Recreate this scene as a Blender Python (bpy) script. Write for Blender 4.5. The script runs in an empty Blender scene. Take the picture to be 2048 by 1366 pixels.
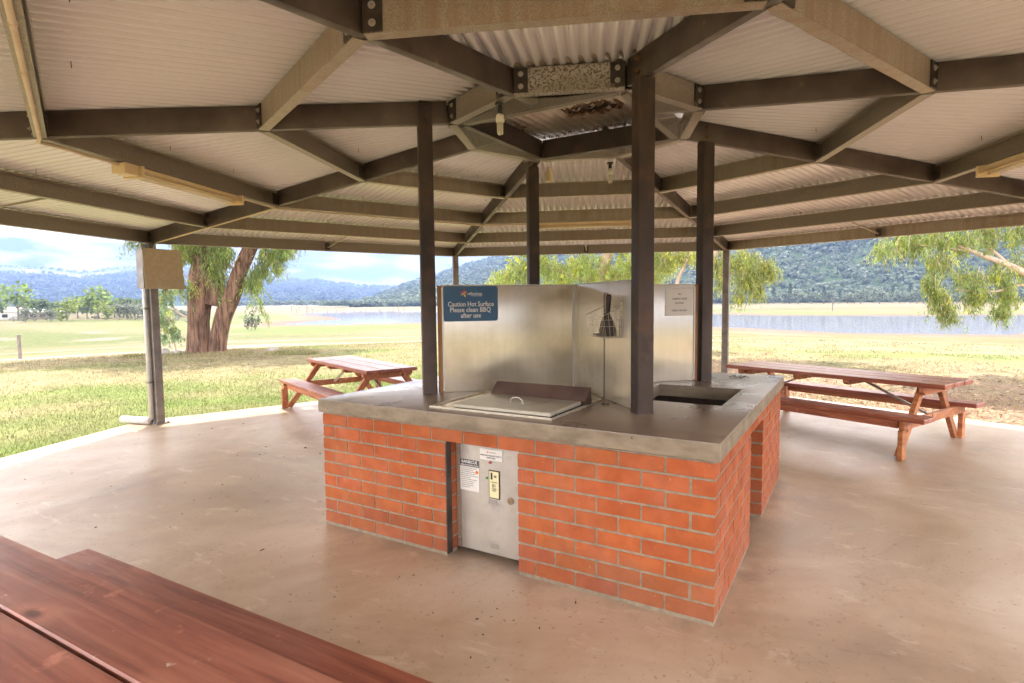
# Octagonal barbecue shelter by a lake
SUN, SKY, CLOUD, EXPO, HAZE, BAND_BOOST = 2.9, .15, 2.2, 1.68, .00022, 13.5
import bpy, bmesh, math, random
import numpy as np
from mathutils import Vector, Matrix, noise
random.seed(7); rng = np.random.default_rng(7)
scene = bpy.context.scene; COL = scene.collection
PI = math.pi
def R(d): return math.radians(d)
# ---------------------------------------------------------------- materials
def nodes(name):
    m = bpy.data.materials.new(name); m.use_nodes = True
    nt = m.node_tree; nt.nodes.clear()
    out = nt.nodes.new('ShaderNodeOutputMaterial')
    return m, nt, out
def N(nt, t, **kw):
    n = nt.nodes.new(t)
    for k, v in kw.items():
        if k.startswith('i_'):
            key = k[2:].replace('_', ' ')
            n.inputs[int(key) if key.isdigit() else key].default_value = v
        else: setattr(n, k, v)
    return n
def mixc(nt, fac, a, b, mode='MIX'):
    m = nt.nodes.new('ShaderNodeMix'); m.data_type = 'RGBA'; m.blend_type = mode
    for s, v in ((0, fac), (6, a), (7, b)):
        if hasattr(v, 'is_linked') or isinstance(v, bpy.types.NodeSocket): nt.links.new(v, m.inputs[s])
        elif s == 0: m.inputs[0].default_value = v
        else: m.inputs[s].default_value = (*v, 1)
    return m.outputs[2]
def ramp(nt, val, stops):
    r = nt.nodes.new('ShaderNodeValToRGB'); e = r.color_ramp.elements
    while len(e) < len(stops): e.new(0.5)
    for i, (p, c) in enumerate(stops):
        e[i].position = p; e[i].color = (*c, 1) if not isinstance(c, (int, float)) else (c, c, c, 1)
    nt.links.new(val, r.inputs[0]); return r.outputs[0]
def noise_out(nt, scale=5, detail=4, stretch=None, rough=.55, dist=0, coord='Object'):
    tc = N(nt, 'ShaderNodeTexCoord'); src = tc.outputs[coord]
    if stretch:
        mp = N(nt, 'ShaderNodeMapping'); mp.inputs['Scale'].default_value = stretch
        nt.links.new(src, mp.inputs['Vector']); src = mp.outputs[0]
    n = N(nt, 'ShaderNodeTexNoise'); n.inputs['Scale'].default_value = scale
    n.inputs['Detail'].default_value = detail; n.inputs['Roughness'].default_value = rough
    n.inputs['Distortion'].default_value = dist
    nt.links.new(src, n.inputs['Vector']); return n.outputs[0]
def bump(nt, h, strength=.3, dist=.01):
    b = N(nt, 'ShaderNodeBump'); b.inputs['Strength'].default_value = strength; b.inputs['Distance'].default_value = dist
    nt.links.new(h, b.inputs['Height']); return b.outputs[0]
def pbr(name, c1, c2=None, scale=6, rough=.6, metal=0, stretch=None, detail=5, lo=.35, hi=.65, bmp=.15, bdist=.004, bscale=None,
        spots=None, spot_scale=30, spot_lo=.62, spot_hi=.7, attr=False, rough2=None, foot=None, spec=.5, streak=None, streak_amt=.3, aniso=0):
    m, nt, out = nodes(name)
    p = N(nt, 'ShaderNodeBsdfPrincipled'); nt.links.new(p.outputs[0], out.inputs[0])
    n = noise_out(nt, scale, detail, stretch)
    col = ramp(nt, n, [(lo, c1), (hi, c2 or c1)])
    if spots:
        s = noise_out(nt, spot_scale, 3); f = ramp(nt, s, [(spot_lo, 0.0), (spot_hi, 1.0)])
        col = mixc(nt, f, col, spots)
    if streak:
        s = noise_out(nt, streak[0], 3, streak[1]); f = ramp(nt, s, [(.42, 0.0), (.68, streak_amt)])
        col = mixc(nt, f, col, streak[2])
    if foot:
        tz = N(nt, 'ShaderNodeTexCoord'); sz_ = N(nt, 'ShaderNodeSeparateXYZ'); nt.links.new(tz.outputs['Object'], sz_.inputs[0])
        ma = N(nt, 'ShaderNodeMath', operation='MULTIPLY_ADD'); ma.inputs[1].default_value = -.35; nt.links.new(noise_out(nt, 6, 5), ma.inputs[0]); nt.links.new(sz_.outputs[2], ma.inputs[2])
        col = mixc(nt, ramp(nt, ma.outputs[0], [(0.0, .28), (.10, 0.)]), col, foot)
    if attr:
        a = N(nt, 'ShaderNodeAttribute'); a.attribute_name = 'col'
        col = mixc(nt, 1.0, col, a.outputs[0], 'MULTIPLY')
    nt.links.new(col, p.inputs['Base Color'])
    p.inputs['Metallic'].default_value = metal
    p.inputs['Specular IOR Level'].default_value = spec
    if aniso: p.inputs['Anisotropic'].default_value = aniso
    if rough2 is not None:
        r = N(nt, 'ShaderNodeMapRange'); r.inputs[1].default_value = .3; r.inputs[2].default_value = .7
        r.inputs[3].default_value = rough; r.inputs[4].default_value = rough2
        nt.links.new(noise_out(nt, scale * 1.7, 4), r.inputs[0]); nt.links.new(r.outputs[0], p.inputs['Roughness'])
    else: p.inputs['Roughness'].default_value = rough
    if bmp:
        bn = noise_out(nt, bscale or scale * 6, 4, stretch)
        nt.links.new(bump(nt, bn, bmp, bdist), p.inputs['Normal'])
    return m
M = {}
M['roof'] = pbr('painted_roof_underside', (.83, .81, .85), (.87, .85, .89), 1.2, .13, bmp=0, spots=(.55, .38, .27), spot_scale=9, spot_lo=.74, spot_hi=.80, spec=1.0)
M['hip'] = pbr('dark_weathered_steel', (.10, .074, .062), (.17, .13, .105), 3.5, .38, metal=.6, bmp=.1, spots=(.30, .2, .13), spot_scale=14, spot_lo=.68, spot_hi=.8, rough2=.6)
M['post'] = pbr('dark_rusty_post', (.045, .032, .026), (.09, .062, .05), 4, .38, metal=.35, bmp=.1, spots=(.12, .065, .042), spot_scale=7, spot_lo=.55, spot_hi=.75, rough2=.55, stretch=(1, 1, .4))
M['galv'] = pbr('spangled_galvanised_steel', (.34, .285, .22), (.50, .42, .32), 150, .38, metal=.55, bmp=.05, lo=.4, hi=.6, detail=3, streak=(3.2, (5, 5, .25), (.36, .25, .16)), streak_amt=.75, rough2=.5)
M['galv2'] = pbr('dull_galvanised_steel', (.30, .25, .20), (.40, .34, .28), 110, .45, metal=.5, bmp=.05, lo=.42, hi=.58, detail=2)
M['pitted'] = pbr('pitted_galvanised_steel', (.42, .38, .33), (.54, .49, .43), 14, .5, metal=.3, bmp=.15, spots=(.18, .13, .10), spot_scale=75, spot_lo=.50, spot_hi=.58)
M['cleat'] = pbr('black_cleat_plate', (.035, .028, .025), (.085, .062, .05), 12, .5, metal=.3, bmp=.1)
M['bolt'] = pbr('zinc_bolt', (.42, .38, .33), (.55, .5, .43), 40, .4, metal=.7, bmp=0)
M['capsheet'] = pbr('weathered_galvanised_roof_sheet', (.34, .27, .2), (.55, .49, .42), 3.5, .4, metal=.45, bmp=.05, spots=(.3, .17, .08), spot_scale=6, spot_lo=.62, spot_hi=.75)
M['rust'] = pbr('rusty_torn_metal', (.09, .05, .03), (.25, .14, .07), 14, .7, metal=.3, bmp=.3)
M['outpost'] = pbr('grey_galvanised_post', (.2, .18, .16), (.30, .275, .25), 8, .42, metal=.45, bmp=.05, spots=(.33, .25, .17), spot_scale=25, spot_lo=.7, spot_hi=.8)
M['ss'] = None
M['cream'] = pbr('yellowed_cream_plastic', (.80, .60, .33), (.86, .70, .45), 5, .4, bmp=0)
M['conduit'] = pbr('cream_conduit', (.66, .52, .36), (.78, .64, .48), 5, .5, bmp=0)
M['white'] = pbr('white_tube', (.82, .76, .62), (.86, .8, .68), 5, .3, bmp=0)
M['black'] = pbr('black_socket', (.02, .02, .02), (.045, .04, .038), 12, .5, bmp=.1)
M['timber_edge'] = pbr('orange_panel_edge', (.36, .15, .05), (.5, .25, .1), 20, .7, stretch=(1, 1, .2))
M['bluesign'] = pbr('blue_sign_face', (.022, .10, .21), (.03, .125, .25), 3, .35, bmp=0)
M['signwhite'] = pbr('sign_white_ink', (.82, .82, .82), None, 3, .4, bmp=0)
M['paper'] = pbr('laminated_paper', (.86, .80, .72), (.88, .83, .76), 3, .4, bmp=0)
M['label'] = pbr('white_label', (.68, .67, .64), (.74, .73, .7), 8, .4, bmp=0)
M['ink'] = pbr('black_ink', (.03, .03, .03), None, 3, .5, bmp=0)
M['inkgrey'] = pbr('faded_ink', (.2, .19, .18), None, 3, .5, bmp=0)
for n_, c_ in (('red', (.65, .03, .05)), ('yellow', (.85, .55, .03)), ('orange', (.8, .2, .02)), ('teal', (.05, .4, .45)), ('magenta', (.55, .03, .2)), ('green', (.02, .3, .08)), ('coin', (.75, .70, .42)), ('plate', (.33, .31, .27)), ('brass', (.3, .22, .13))):
    M[n_] = pbr(n_ + '_paint', c_, None, 3, .4, bmp=0)
M['lid'] = pbr('brushed_stainless_lid', (.48, .46, .38), (.60, .57, .49), 3, .36, metal=.45, bmp=.03, stretch=(1, .15, 1), spots=(.34, .29, .22), spot_scale=7, spot_lo=.6, spot_hi=.8)
M['hood'] = pbr('heat_tinted_steel', (.13, .085, .07), (.22, .15, .125), 4, .38, metal=.5, bmp=.03)
M['doorm'] = pbr('dull_steel_door', (.50, .48, .43), (.62, .60, .55), 5, .36, metal=.55, bmp=.04, spots=(.33, .31, .3), spot_scale=5, spot_lo=.58, spot_hi=.78)
M['wire'] = pbr('galvanised_wire', (.55, .47, .35), (.62, .54, .42), 20, .4, metal=.4, bmp=0)
M['scraper'] = pbr('burnt_tool_and_hole_shade', (.02, .013, .01), (.05, .03, .022), 15, .5, bmp=.2)
M['tank'] = pbr('grey_pipe', (.5, .5, .5), (.62, .6, .55), 10, .4, bmp=.05)
M['mortar'] = pbr('grey_mortar', (.22, .18, .125), (.31, .26, .19), 25, .95, bmp=.5, bdist=.003, bscale=160)
M['brick'] = pbr('red_clay_brick', (.33, .078, .020), (.42, .108, .031), 10, .9, bmp=.25, bdist=.0015, bscale=220, attr=True, spots=(.62, .33, .20), spot_scale=45, spot_lo=.68, spot_hi=.8,
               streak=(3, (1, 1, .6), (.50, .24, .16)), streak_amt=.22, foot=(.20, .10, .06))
M['asphalt'] = None

def mat_concrete_top():
    m, nt, out = nodes('sealed_concrete_counter')
    p = N(nt, 'ShaderNodeBsdfPrincipled'); nt.links.new(p.outputs[0], out.inputs[0])
    n1 = noise_out(nt, 2.2, 6, dist=.6); c = ramp(nt, n1, [(.3, (.15, .11, .082)), (.5, (.23, .175, .13)), (.7, (.31, .25, .185))])
    n2 = noise_out(nt, 7, 5); c = mixc(nt, ramp(nt, n2, [(.55, 0.), (.75, .5)]), c, (.11, .08, .065))
    # pale worn rim of the slab
    nt.links.new(c, p.inputs['Base Color'])
    r = N(nt, 'ShaderNodeMapRange'); r.inputs[1].default_value = .3; r.inputs[2].default_value = .7; r.inputs[3].default_value = .24; r.inputs[4].default_value = .38
    nt.links.new(n1, r.inputs[0]); nt.links.new(r.outputs[0], p.inputs['Roughness'])
    b = bump(nt, noise_out(nt, 60, 4), .12, .002); nt.links.new(b, p.inputs['Normal'])
    p.inputs['Specular IOR Level'].default_value = .6
    return m
M['counter'] = mat_concrete_top()
M['slabedge'] = pbr('rough_concrete_edge', (.20, .16, .11), (.33, .275, .195), 6, .8, bmp=.4, bdist=.003, bscale=90, spots=(.06, .05, .04), spot_scale=48, spot_lo=.69, spot_hi=.73, stretch=(1, 1, 2))

def mat_floor():
    m, nt, out = nodes('smooth_stained_concrete')
    p = N(nt, 'ShaderNodeBsdfPrincipled'); nt.links.new(p.outputs[0], out.inputs[0])
    n1 = noise_out(nt, .55, 7, dist=.8, rough=.6)
    c = ramp(nt, n1, [(.3, (.27, .18, .12)), (.45, (.39, .28, .19)), (.60, (.50, .385, .285)), (.75, (.60, .50, .40))])
    n2 = noise_out(nt, 3.0, 9, (1, .45, 1), dist=.5, rough=.68)
    c = mixc(nt, ramp(nt, n2, [(.5, 0.), (.70, .6)]), c, (.42, .28, .18))
    n4 = noise_out(nt, 6, 9, (.5, 1, 1), dist=.4, rough=.7)
    c = mixc(nt, ramp(nt, n4, [(.58, 0.), (.75, .5)]), c, (.76, .66, .55))
    n3 = noise_out(nt, 34, 3); c = mixc(nt, ramp(nt, n3, [(.64, 0.), (.70, .7)]), c, (.20, .13, .09))
    cr = noise_out(nt, 1.3, 5, dist=1.5); cr2 = ramp(nt, cr, [(.4975, 0.), (.5, .55), (.5025, 0.)]); msk = ramp(nt, noise_out(nt, .8, 2), [(.52, 0.), (.6, 1.)]); cm = N(nt, 'ShaderNodeMath', operation='MULTIPLY'); nt.links.new(cr2, cm.inputs[0]); nt.links.new(msk, cm.inputs[1]); c = mixc(nt, cm.outputs[0], c, (.12, .08, .06))
    # darker floor round the foot of the brick base, uneven by noise
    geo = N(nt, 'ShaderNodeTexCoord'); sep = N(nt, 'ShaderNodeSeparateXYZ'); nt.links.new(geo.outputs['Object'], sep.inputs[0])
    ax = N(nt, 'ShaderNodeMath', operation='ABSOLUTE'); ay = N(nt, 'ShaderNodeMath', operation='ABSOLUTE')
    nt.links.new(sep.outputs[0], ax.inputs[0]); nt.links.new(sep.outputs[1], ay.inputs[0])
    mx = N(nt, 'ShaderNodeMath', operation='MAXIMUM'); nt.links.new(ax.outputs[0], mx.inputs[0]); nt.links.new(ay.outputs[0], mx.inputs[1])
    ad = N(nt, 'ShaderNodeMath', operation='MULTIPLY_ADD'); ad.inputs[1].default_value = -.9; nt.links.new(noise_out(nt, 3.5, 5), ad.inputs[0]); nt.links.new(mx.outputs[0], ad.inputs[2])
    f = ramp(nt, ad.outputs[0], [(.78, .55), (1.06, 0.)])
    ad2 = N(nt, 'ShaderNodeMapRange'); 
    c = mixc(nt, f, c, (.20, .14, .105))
    nt.links.new(c, p.inputs['Base Color'])
    r = N(nt, 'ShaderNodeMapRange'); r.inputs[3].default_value = .30; r.inputs[4].default_value = .55
    nt.links.new(n2, r.inputs[0]); nt.links.new(r.outputs[0], p.inputs['Roughness'])
    nt.links.new(bump(nt, noise_out(nt, 45, 5), .12, .003), p.inputs['Normal'])
    return m
M['floor'] = mat_floor()

def mat_ss():
    m, nt, out = nodes('brushed_stainless_panel')
    p = N(nt, 'ShaderNodeBsdfPrincipled'); nt.links.new(p.outputs[0], out.inputs[0])
    n = noise_out(nt, 30, 3, (1, 1, .04)); c = ramp(nt, n, [(.3, (.72, .65, .52)), (.7, (.78, .71, .57))])
    n2 = noise_out(nt, 3, 5); c = mixc(nt, ramp(nt, n2, [(.5, 0.), (.8, .6)]), c, (.36, .30, .21))
    nt.links.new(c, p.inputs['Base Color']); p.inputs['Metallic'].default_value = .65
    p.inputs['Roughness'].default_value = .27; p.inputs['Anisotropic'].default_value = .5
    b = bump(nt, noise_out(nt, 90, 2, (1, 1, .03)), .05, .0012)
    nt.links.new(b, p.inputs['Normal']); return m
M['ss'] = mat_ss()

def mat_wood(name, c1, c2, c3, rough=.4, axis=0):
    m, nt, out = nodes(name)
    p = N(nt, 'ShaderNodeBsdfPrincipled'); nt.links.new(p.outputs[0], out.inputs[0])
    st = [9, 9, 9]; st[axis] = .9
    n = noise_out(nt, 1.6, 6, tuple(st), dist=1.2); c = ramp(nt, n, [(.3, c1), (.5, c2), (.7, c3)])
    st2 = [28, 28, 28]; st2[axis] = .7
    g = noise_out(nt, 1.5, 3, tuple(st2), dist=.4); c = mixc(nt, ramp(nt, g, [(.5, 0.), (.7, .45)]), c, tuple(x * .5 for x in c1))
    k = noise_out(nt, 5, 2, tuple([1.6 if i != axis else .8 for i in range(3)])); c = mixc(nt, ramp(nt, k, [(.71, 0.), (.76, .85)]), c, (.055, .028, .018))
    w = noise_out(nt, 12, 4); c = mixc(nt, ramp(nt, w, [(.66, 0.), (.76, .5)]), c, tuple(min(1, x * 1.6 + .05) for x in c3))
    # knots: small dark eyes with a paler halo, and pale scuffs and droppings
    tcv = N(nt, 'ShaderNodeTexCoord'); mv = N(nt, 'ShaderNodeMapping'); sv = [4.2, 4.2, 4.2]; sv[axis] = 1.9; mv.inputs['Scale'].default_value = tuple(sv); nt.links.new(tcv.outputs['Object'], mv.inputs[0])
    vo = N(nt, 'ShaderNodeTexVoronoi'); vo.inputs['Scale'].default_value = 1.0; nt.links.new(mv.outputs[0], vo.inputs['Vector'])
    c = mixc(nt, ramp(nt, vo.outputs['Distance'], [(.05, .9), (.085, .55), (.10, 0.)]), c, (.05, .022, .015))
    c = mixc(nt, ramp(nt, vo.outputs['Distance'], [(.09, 0.), (.13, .45), (.24, 0.)]), c, tuple(min(1, x * 1.5) for x in c3))
    sc_ = noise_out(nt, 16, 5, rough=.7); c = mixc(nt, ramp(nt, sc_, [(.66, 0.), (.72, .75)]), c, (.62, .50, .42))
    a = N(nt, 'ShaderNodeAttribute'); a.attribute_name = 'col'; c = mixc(nt, 1.0, c, a.outputs[0], 'MULTIPLY')
    nt.links.new(c, p.inputs['Base Color'])
    r = N(nt, 'ShaderNodeMapRange'); r.inputs[3].default_value = rough - .1; r.inputs[4].default_value = rough + .18
    nt.links.new(w, r.inputs[0]); nt.links.new(r.outputs[0], p.inputs['Roughness'])
    nt.links.new(bump(nt, g, .35, .0015), p.inputs['Normal']); return m
M['wood'] = mat_wood('oiled_red_brown_timber', (.22, .062, .040), (.32, .10, .062), (.42, .165, .105), .38)
M['woodleg'] = mat_wood('oiled_orange_brown_timber', (.30, .10, .045), (.44, .165, .07), (.55, .25, .115), .5)

def mat_mesh(name, pitch=.013, w=.14, col=(.30, .25, .19)):
    m, nt, out = nodes(name)
    tc = N(nt, 'ShaderNodeTexCoord'); sp = N(nt, 'ShaderNodeSeparateXYZ'); nt.links.new(tc.outputs['UV'], sp.inputs[0])
    vals = []
    for i in range(2):
        d = N(nt, 'ShaderNodeMath', operation='DIVIDE'); d.inputs[1].default_value = pitch; nt.links.new(sp.outputs[i], d.inputs[0])
        f = N(nt, 'ShaderNodeMath', operation='FRACT'); nt.links.new(d.outputs[0], f.inputs[0])
        l = N(nt, 'ShaderNodeMath', operation='LESS_THAN'); l.inputs[1].default_value = w; nt.links.new(f.outputs[0], l.inputs[0]); vals.append(l.outputs[0])
    mx = N(nt, 'ShaderNodeMath', operation='MAXIMUM'); nt.links.new(vals[0], mx.inputs[0]); nt.links.new(vals[1], mx.inputs[1])
    p = N(nt, 'ShaderNodeBsdfPrincipled'); p.inputs['Base Color'].default_value = (*col, 1); p.inputs['Metallic'].default_value = .4; p.inputs['Roughness'].default_value = .45
    t = N(nt, 'ShaderNodeBsdfTransparent'); mix = N(nt, 'ShaderNodeMixShader')
    nt.links.new(mx.outputs[0], mix.inputs[0]); nt.links.new(t.outputs[0], mix.inputs[1]); nt.links.new(p.outputs[0], mix.inputs[2])
    nt.links.new(mix.outputs[0], out.inputs[0]); return m
M['mesh'] = mat_mesh('bird_wire_mesh')

def mat_leaf(name, base, trans=.35):
    m, nt, out = nodes(name)
    a = N(nt, 'ShaderNodeAttribute'); a.attribute_name = 'col'
    c = mixc(nt, 1.0, base, a.outputs[0], 'MULTIPLY')
    d = N(nt, 'ShaderNodeBsdfPrincipled'); d.inputs['Roughness'].default_value = .5; nt.links.new(c, d.inputs['Base Color'])
    t = N(nt, 'ShaderNodeBsdfTranslucent'); nt.links.new(c, t.inputs[0])
    mx = N(nt, 'ShaderNodeMixShader'); mx.inputs[0].default_value = trans
    nt.links.new(d.outputs[0], mx.inputs[1]); nt.links.new(t.outputs[0], mx.inputs[2]); nt.links.new(mx.outputs[0], out.inputs[0]); return m
M['leaf'] = mat_leaf('eucalyptus_leaf', (1, 1, 1), .45)
M['farleaf'] = mat_leaf('distant_foliage', (1, 1, 1), .5)
M['attr'] = pbr('surface_by_own_colour', (1, 1, 1), (.85, .85, .85), 3, .9, bmp=0, attr=True)
M['bark'] = pbr('stringy_gum_bark', (.075, .04, .027), (.26, .155, .105), 2.6, .9, stretch=(4, 4, .5), bmp=1, bdist=.06, bscale=5, lo=.38, hi=.62, attr=True)
M['palebark'] = pbr('smooth_pale_bark', (.42, .30, .22), (.62, .5, .4), 4, .7, bmp=.2, stretch=(1, 1, .6))
M['deadwood'] = pbr('grey_dead_wood', (.13, .11, .1), (.22, .19, .17), 4, .9, bmp=0)
M['stone'] = pbr('grey_stone', (.25, .22, .2), (.4, .36, .32), 5, .9)

def mat_ground():
    m, nt, out = nodes('dry_grass_ground')
    p = N(nt, 'ShaderNodeBsdfPrincipled'); nt.links.new(p.outputs[0], out.inputs[0])
    a = N(nt, 'ShaderNodeAttribute'); a.attribute_name = 'col'
    n = noise_out(nt, 1.1, 8, rough=.65); f = ramp(nt, n, [(.3, .72), (.7, 1.2)])
    c = mixc(nt, 1.0, a.outputs[0], f, 'MULTIPLY')
    n2 = noise_out(nt, 9, 6, rough=.75); f2 = ramp(nt, n2, [(.25, .55), (.75, 1.35)])
    c = mixc(nt, .8, c, f2, 'MULTIPLY')
    nt.links.new(c, p.inputs['Base Color']); p.inputs['Roughness'].default_value = .95; p.inputs['Specular IOR Level'].default_value = .15
    nt.links.new(bump(nt, n2, .7, .04), p.inputs['Normal']); return m
M['ground'] = mat_ground()
def mat_hill():
    m, nt, out = nodes('wooded_hillside')
    p = N(nt, 'ShaderNodeBsdfPrincipled'); nt.links.new(p.outputs[0], out.inputs[0])
    a = N(nt, 'ShaderNodeAttribute'); a.attribute_name = 'col'
    n = noise_out(nt, .06, 6, rough=.75); f = ramp(nt, n, [(.3, .75), (.7, 1.2)])
    c = mixc(nt, 1.0, a.outputs[0], f, 'MULTIPLY')
    nt.links.new(c, p.inputs['Base Color']); p.inputs['Roughness'].default_value = 1; p.inputs['Specular IOR Level'].default_value = 0
    nt.links.new(bump(nt, noise_out(nt, .09, 6, rough=.7), 1, 6), p.inputs['Normal']); return m
M['hill'] = mat_hill()
def mat_water():
    m, nt, out = nodes('lake_water')
    p = N(nt, 'ShaderNodeBsdfPrincipled'); nt.links.new(p.outputs[0], out.inputs[0])
    p.inputs['Base Color'].default_value = (.30, .30, .36, 1); p.inputs['Roughness'].default_value = .07; p.inputs['Specular IOR Level'].default_value = .22
    nt.links.new(bump(nt, noise_out(nt, .5, 4, (1, .35, 1)), .02, .03), p.inputs['Normal']); return m
M['water'] = mat_water()

# ---------------------------------------------------------------- mesh helpers
class MB:
    def __init__(s): s.v = []; s.f = []; s.uv = []; s.c = []; s.curc = (1, 1, 1); s.mi = []; s.cm = 0
    def add(s, vs, fs, uvs=None):
        o = len(s.v); s.v += [tuple(v) for v in vs]; s.c += [s.curc] * len(vs)
        for i, f in enumerate(fs):
            s.f.append(tuple(o + k for k in f)); s.uv.append(uvs[i] if uvs else None); s.mi.append(s.cm)
        return s
    def box(s, x0, x1, y0, y1, z0, z1, bev=0):
        if bev:
            b = bev; pts = []
            for z, i in ((z0, b), (z0 + b, 0), (z1 - b, 0), (z1, b)):
                pts.append([(x0 + i + b * (i == 0), y0 + i, z), (x1 - i - b * (i == 0), y0 + i, z), (x1 - i, y0 + i + b * (i == 0), z), (x1 - i, y1 - i - b * (i == 0), z),
                            (x1 - i - b * (i == 0), y1 - i, z), (x0 + i + b * (i == 0), y1 - i, z), (x0 + i, y1 - i - b * (i == 0), z), (x0 + i, y0 + i + b * (i == 0), z)])
            vs = [p for r_ in pts for p in r_]; fs = [tuple(range(7, -1, -1)), tuple(range(24, 32))]
            for r_ in range(3):
                for k in range(8): fs.append((r_ * 8 + k, r_ * 8 + (k + 1) % 8, r_ * 8 + 8 + (k + 1) % 8, r_ * 8 + 8 + k))
            return s.add(vs, fs)
        vs = [(x0, y0, z0), (x1, y0, z0), (x1, y1, z0), (x0, y1, z0), (x0, y0, z1), (x1, y0, z1), (x1, y1, z1), (x0, y1, z1)]
        return s.add(vs, [(3, 2, 1, 0), (4, 5, 6, 7), (0, 1, 5, 4), (1, 2, 6, 5), (2, 3, 7, 6), (3, 0, 4, 7)])
    def obox(s, c, X, Y, Z, hx, hy, hz):
        c = Vector(c); X = Vector(X).normalized() * hx; Y = Vector(Y).normalized() * hy; Z = Vector(Z).normalized() * hz
        vs = [c + sx * X + sy * Y + sz * Z for sz in (-1, 1) for sx, sy in ((-1, -1), (1, -1), (1, 1), (-1, 1))]
        return s.add(vs, [(3, 2, 1, 0), (4, 5, 6, 7), (0, 1, 5, 4), (1, 2, 6, 5), (2, 3, 7, 6), (3, 0, 4, 7)])
    def prof(s, p0, p1, poly, side, up, closed=True, caps=True):
        """sweep a 2-D polygon (a along side, b along up) from p0 to p1"""
        p0 = Vector(p0); p1 = Vector(p1); side = Vector(side); up = Vector(up); n = len(poly)
        vs = [p + side * a + up * b for p in (p0, p1) for a, b in poly]
        m = n if closed else n - 1
        fs = [(k, (k + 1) % n, n + (k + 1) % n, n + k) for k in range(m)]
        if closed and caps: fs += [tuple(range(n - 1, -1, -1)), tuple(range(n, 2 * n))]
        return s.add(vs, fs)
    def bar(s, p0, p1, w, h, up=(0, 0, 1)):
        d = (Vector(p1) - Vector(p0)).normalized(); up = Vector(up); side = d.cross(up).normalized(); up = side.cross(d).normalized()
        return s.prof(p0, p1, [(-w / 2, -h / 2), (w / 2, -h / 2), (w / 2, h / 2), (-w / 2, h / 2)], side, up)
    def tube(s, pts, r, n=8, cap=True):
        pts = [Vector(p) for p in pts]; rs = r if isinstance(r, (list, tuple)) else [r] * len(pts)
        vs = []; prev = None
        for i, p in enumerate(pts):
            t = (pts[min(i + 1, len(pts) - 1)] - pts[max(i - 1, 0)]).normalized()
            if prev is None:
                a = t.orthogonal().normalized()
            else:
                a = prev - t * prev.dot(t); a = a.normalized() if a.length > 1e-6 else t.orthogonal().normalized()
            prev = a; b = t.cross(a)
            for k in range(n):
                q = 2 * PI * k / n; vs.append(p + (a * math.cos(q) + b * math.sin(q)) * rs[i])
        fs = [(i * n + k, i * n + (k + 1) % n, (i + 1) * n + (k + 1) % n, (i + 1) * n + k) for i in range(len(pts) - 1) for k in range(n)]
        if cap: fs += [tuple(range(n - 1, -1, -1)), tuple(range((len(pts) - 1) * n, len(pts) * n))]
        return s.add(vs, fs)
    def bolt(s, c, nrm, r=.013, h=.009):
        c = Vector(c); nrm = Vector(nrm).normalized()
        s.tube([c, c + nrm * .003], r * 1.45, 12); s.tube([c + nrm * .003, c + nrm * h], r, 6); s.tube([c + nrm * h, c + nrm * (h + .007)], r * .5, 8)
        return s
    def build(s, name, mat, parent=None, smooth=False, local=False):
        me = bpy.data.meshes.new(name)
        off = Vector((0, 0, 0)); q = parent
        while q is not None and not local: off += q.location; q = q.parent
        vs = s.v if off.length == 0 else [(v[0] - off.x, v[1] - off.y, v[2] - off.z) for v in s.v]
        me.from_pydata(vs, [], s.f); me.update()
        if any(c != (1, 1, 1) for c in s.c) or (mat and not isinstance(mat, list) and mat.name in USES_COL):
            a = me.color_attributes.new('col', 'FLOAT_COLOR', 'POINT')
            a.data.foreach_set('color', np.array([(*c, 1) for c in s.c], dtype=np.float32).ravel())
        if any(u is not None for u in s.uv):
            l = me.uv_layers.new(name='UVMap'); i = 0
            for p, u in zip(me.polygons, s.uv):
                for k, li in enumerate(p.loop_indices):
                    if u: l.data[li].uv = u[k]
        for mm in (mat if isinstance(mat, list) else [mat]): me.materials.append(mm)
        if isinstance(mat, list): me.polygons.foreach_set('material_index', s.mi)
        if smooth:
            me.polygons.foreach_set('use_smooth', [True] * len(me.polygons))
        o = bpy.data.objects.new(name, me); COL.objects.link(o)
        if parent is not None: o.parent = parent
        return o
USES_COL = {'red_clay_brick', 'oiled_red_brown_timber', 'oiled_orange_brown_timber', 'eucalyptus_leaf', 'distant_foliage', 'surface_by_own_colour', 'stringy_gum_bark', 'dry_grass_ground', 'wooded_hillside'}
def sharp(o, deg=35):
    me = o.data; me.polygons.foreach_set('use_smooth', [True] * len(me.polygons))
    try: me.set_sharp_from_angle(angle=R(deg))
    except Exception: pass
    return o
def weld_bevel(o, w, seg=2, deg=30):
    bm = bmesh.new(); bm.from_mesh(o.data); bmesh.ops.remove_doubles(bm, verts=bm.verts, dist=1e-5)
    ed = [e for e in bm.edges if len(e.link_faces) == 2 and e.calc_face_angle(0) > R(deg)]
    bmesh.ops.bevel(bm, geom=ed, offset=w, segments=seg, affect='EDGES', profile=.6, clamp_overlap=True)
    bm.to_mesh(o.data); bm.free(); return sharp(o, 40)
def tag(o, label, cat, group=None, kind=None):
    if label: o['label'] = label
    if cat: o['category'] = cat
    if group: o['group'] = group
    if kind: o['kind'] = kind
    return o
def thing(name, label, cat, loc, group=None, rz=0):
    o = bpy.data.objects.new(name, None); COL.objects.link(o); o.location = loc; o.rotation_euler = (0, 0, rz)
    o.empty_display_size = .1
    return tag(o, label, cat, group)
def copy_tree(o, parent=None):
    c = o.copy(); COL.objects.link(c); c.parent = parent
    for ch in [x for x in KIDS.get(o.name, [])]: copy_tree(ch, c)
    return c
KIDS = {}
def reg():
    KIDS.clear()
    for x in bpy.data.objects:
        if x.parent: KIDS.setdefault(x.parent.name, []).append(x)
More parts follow.
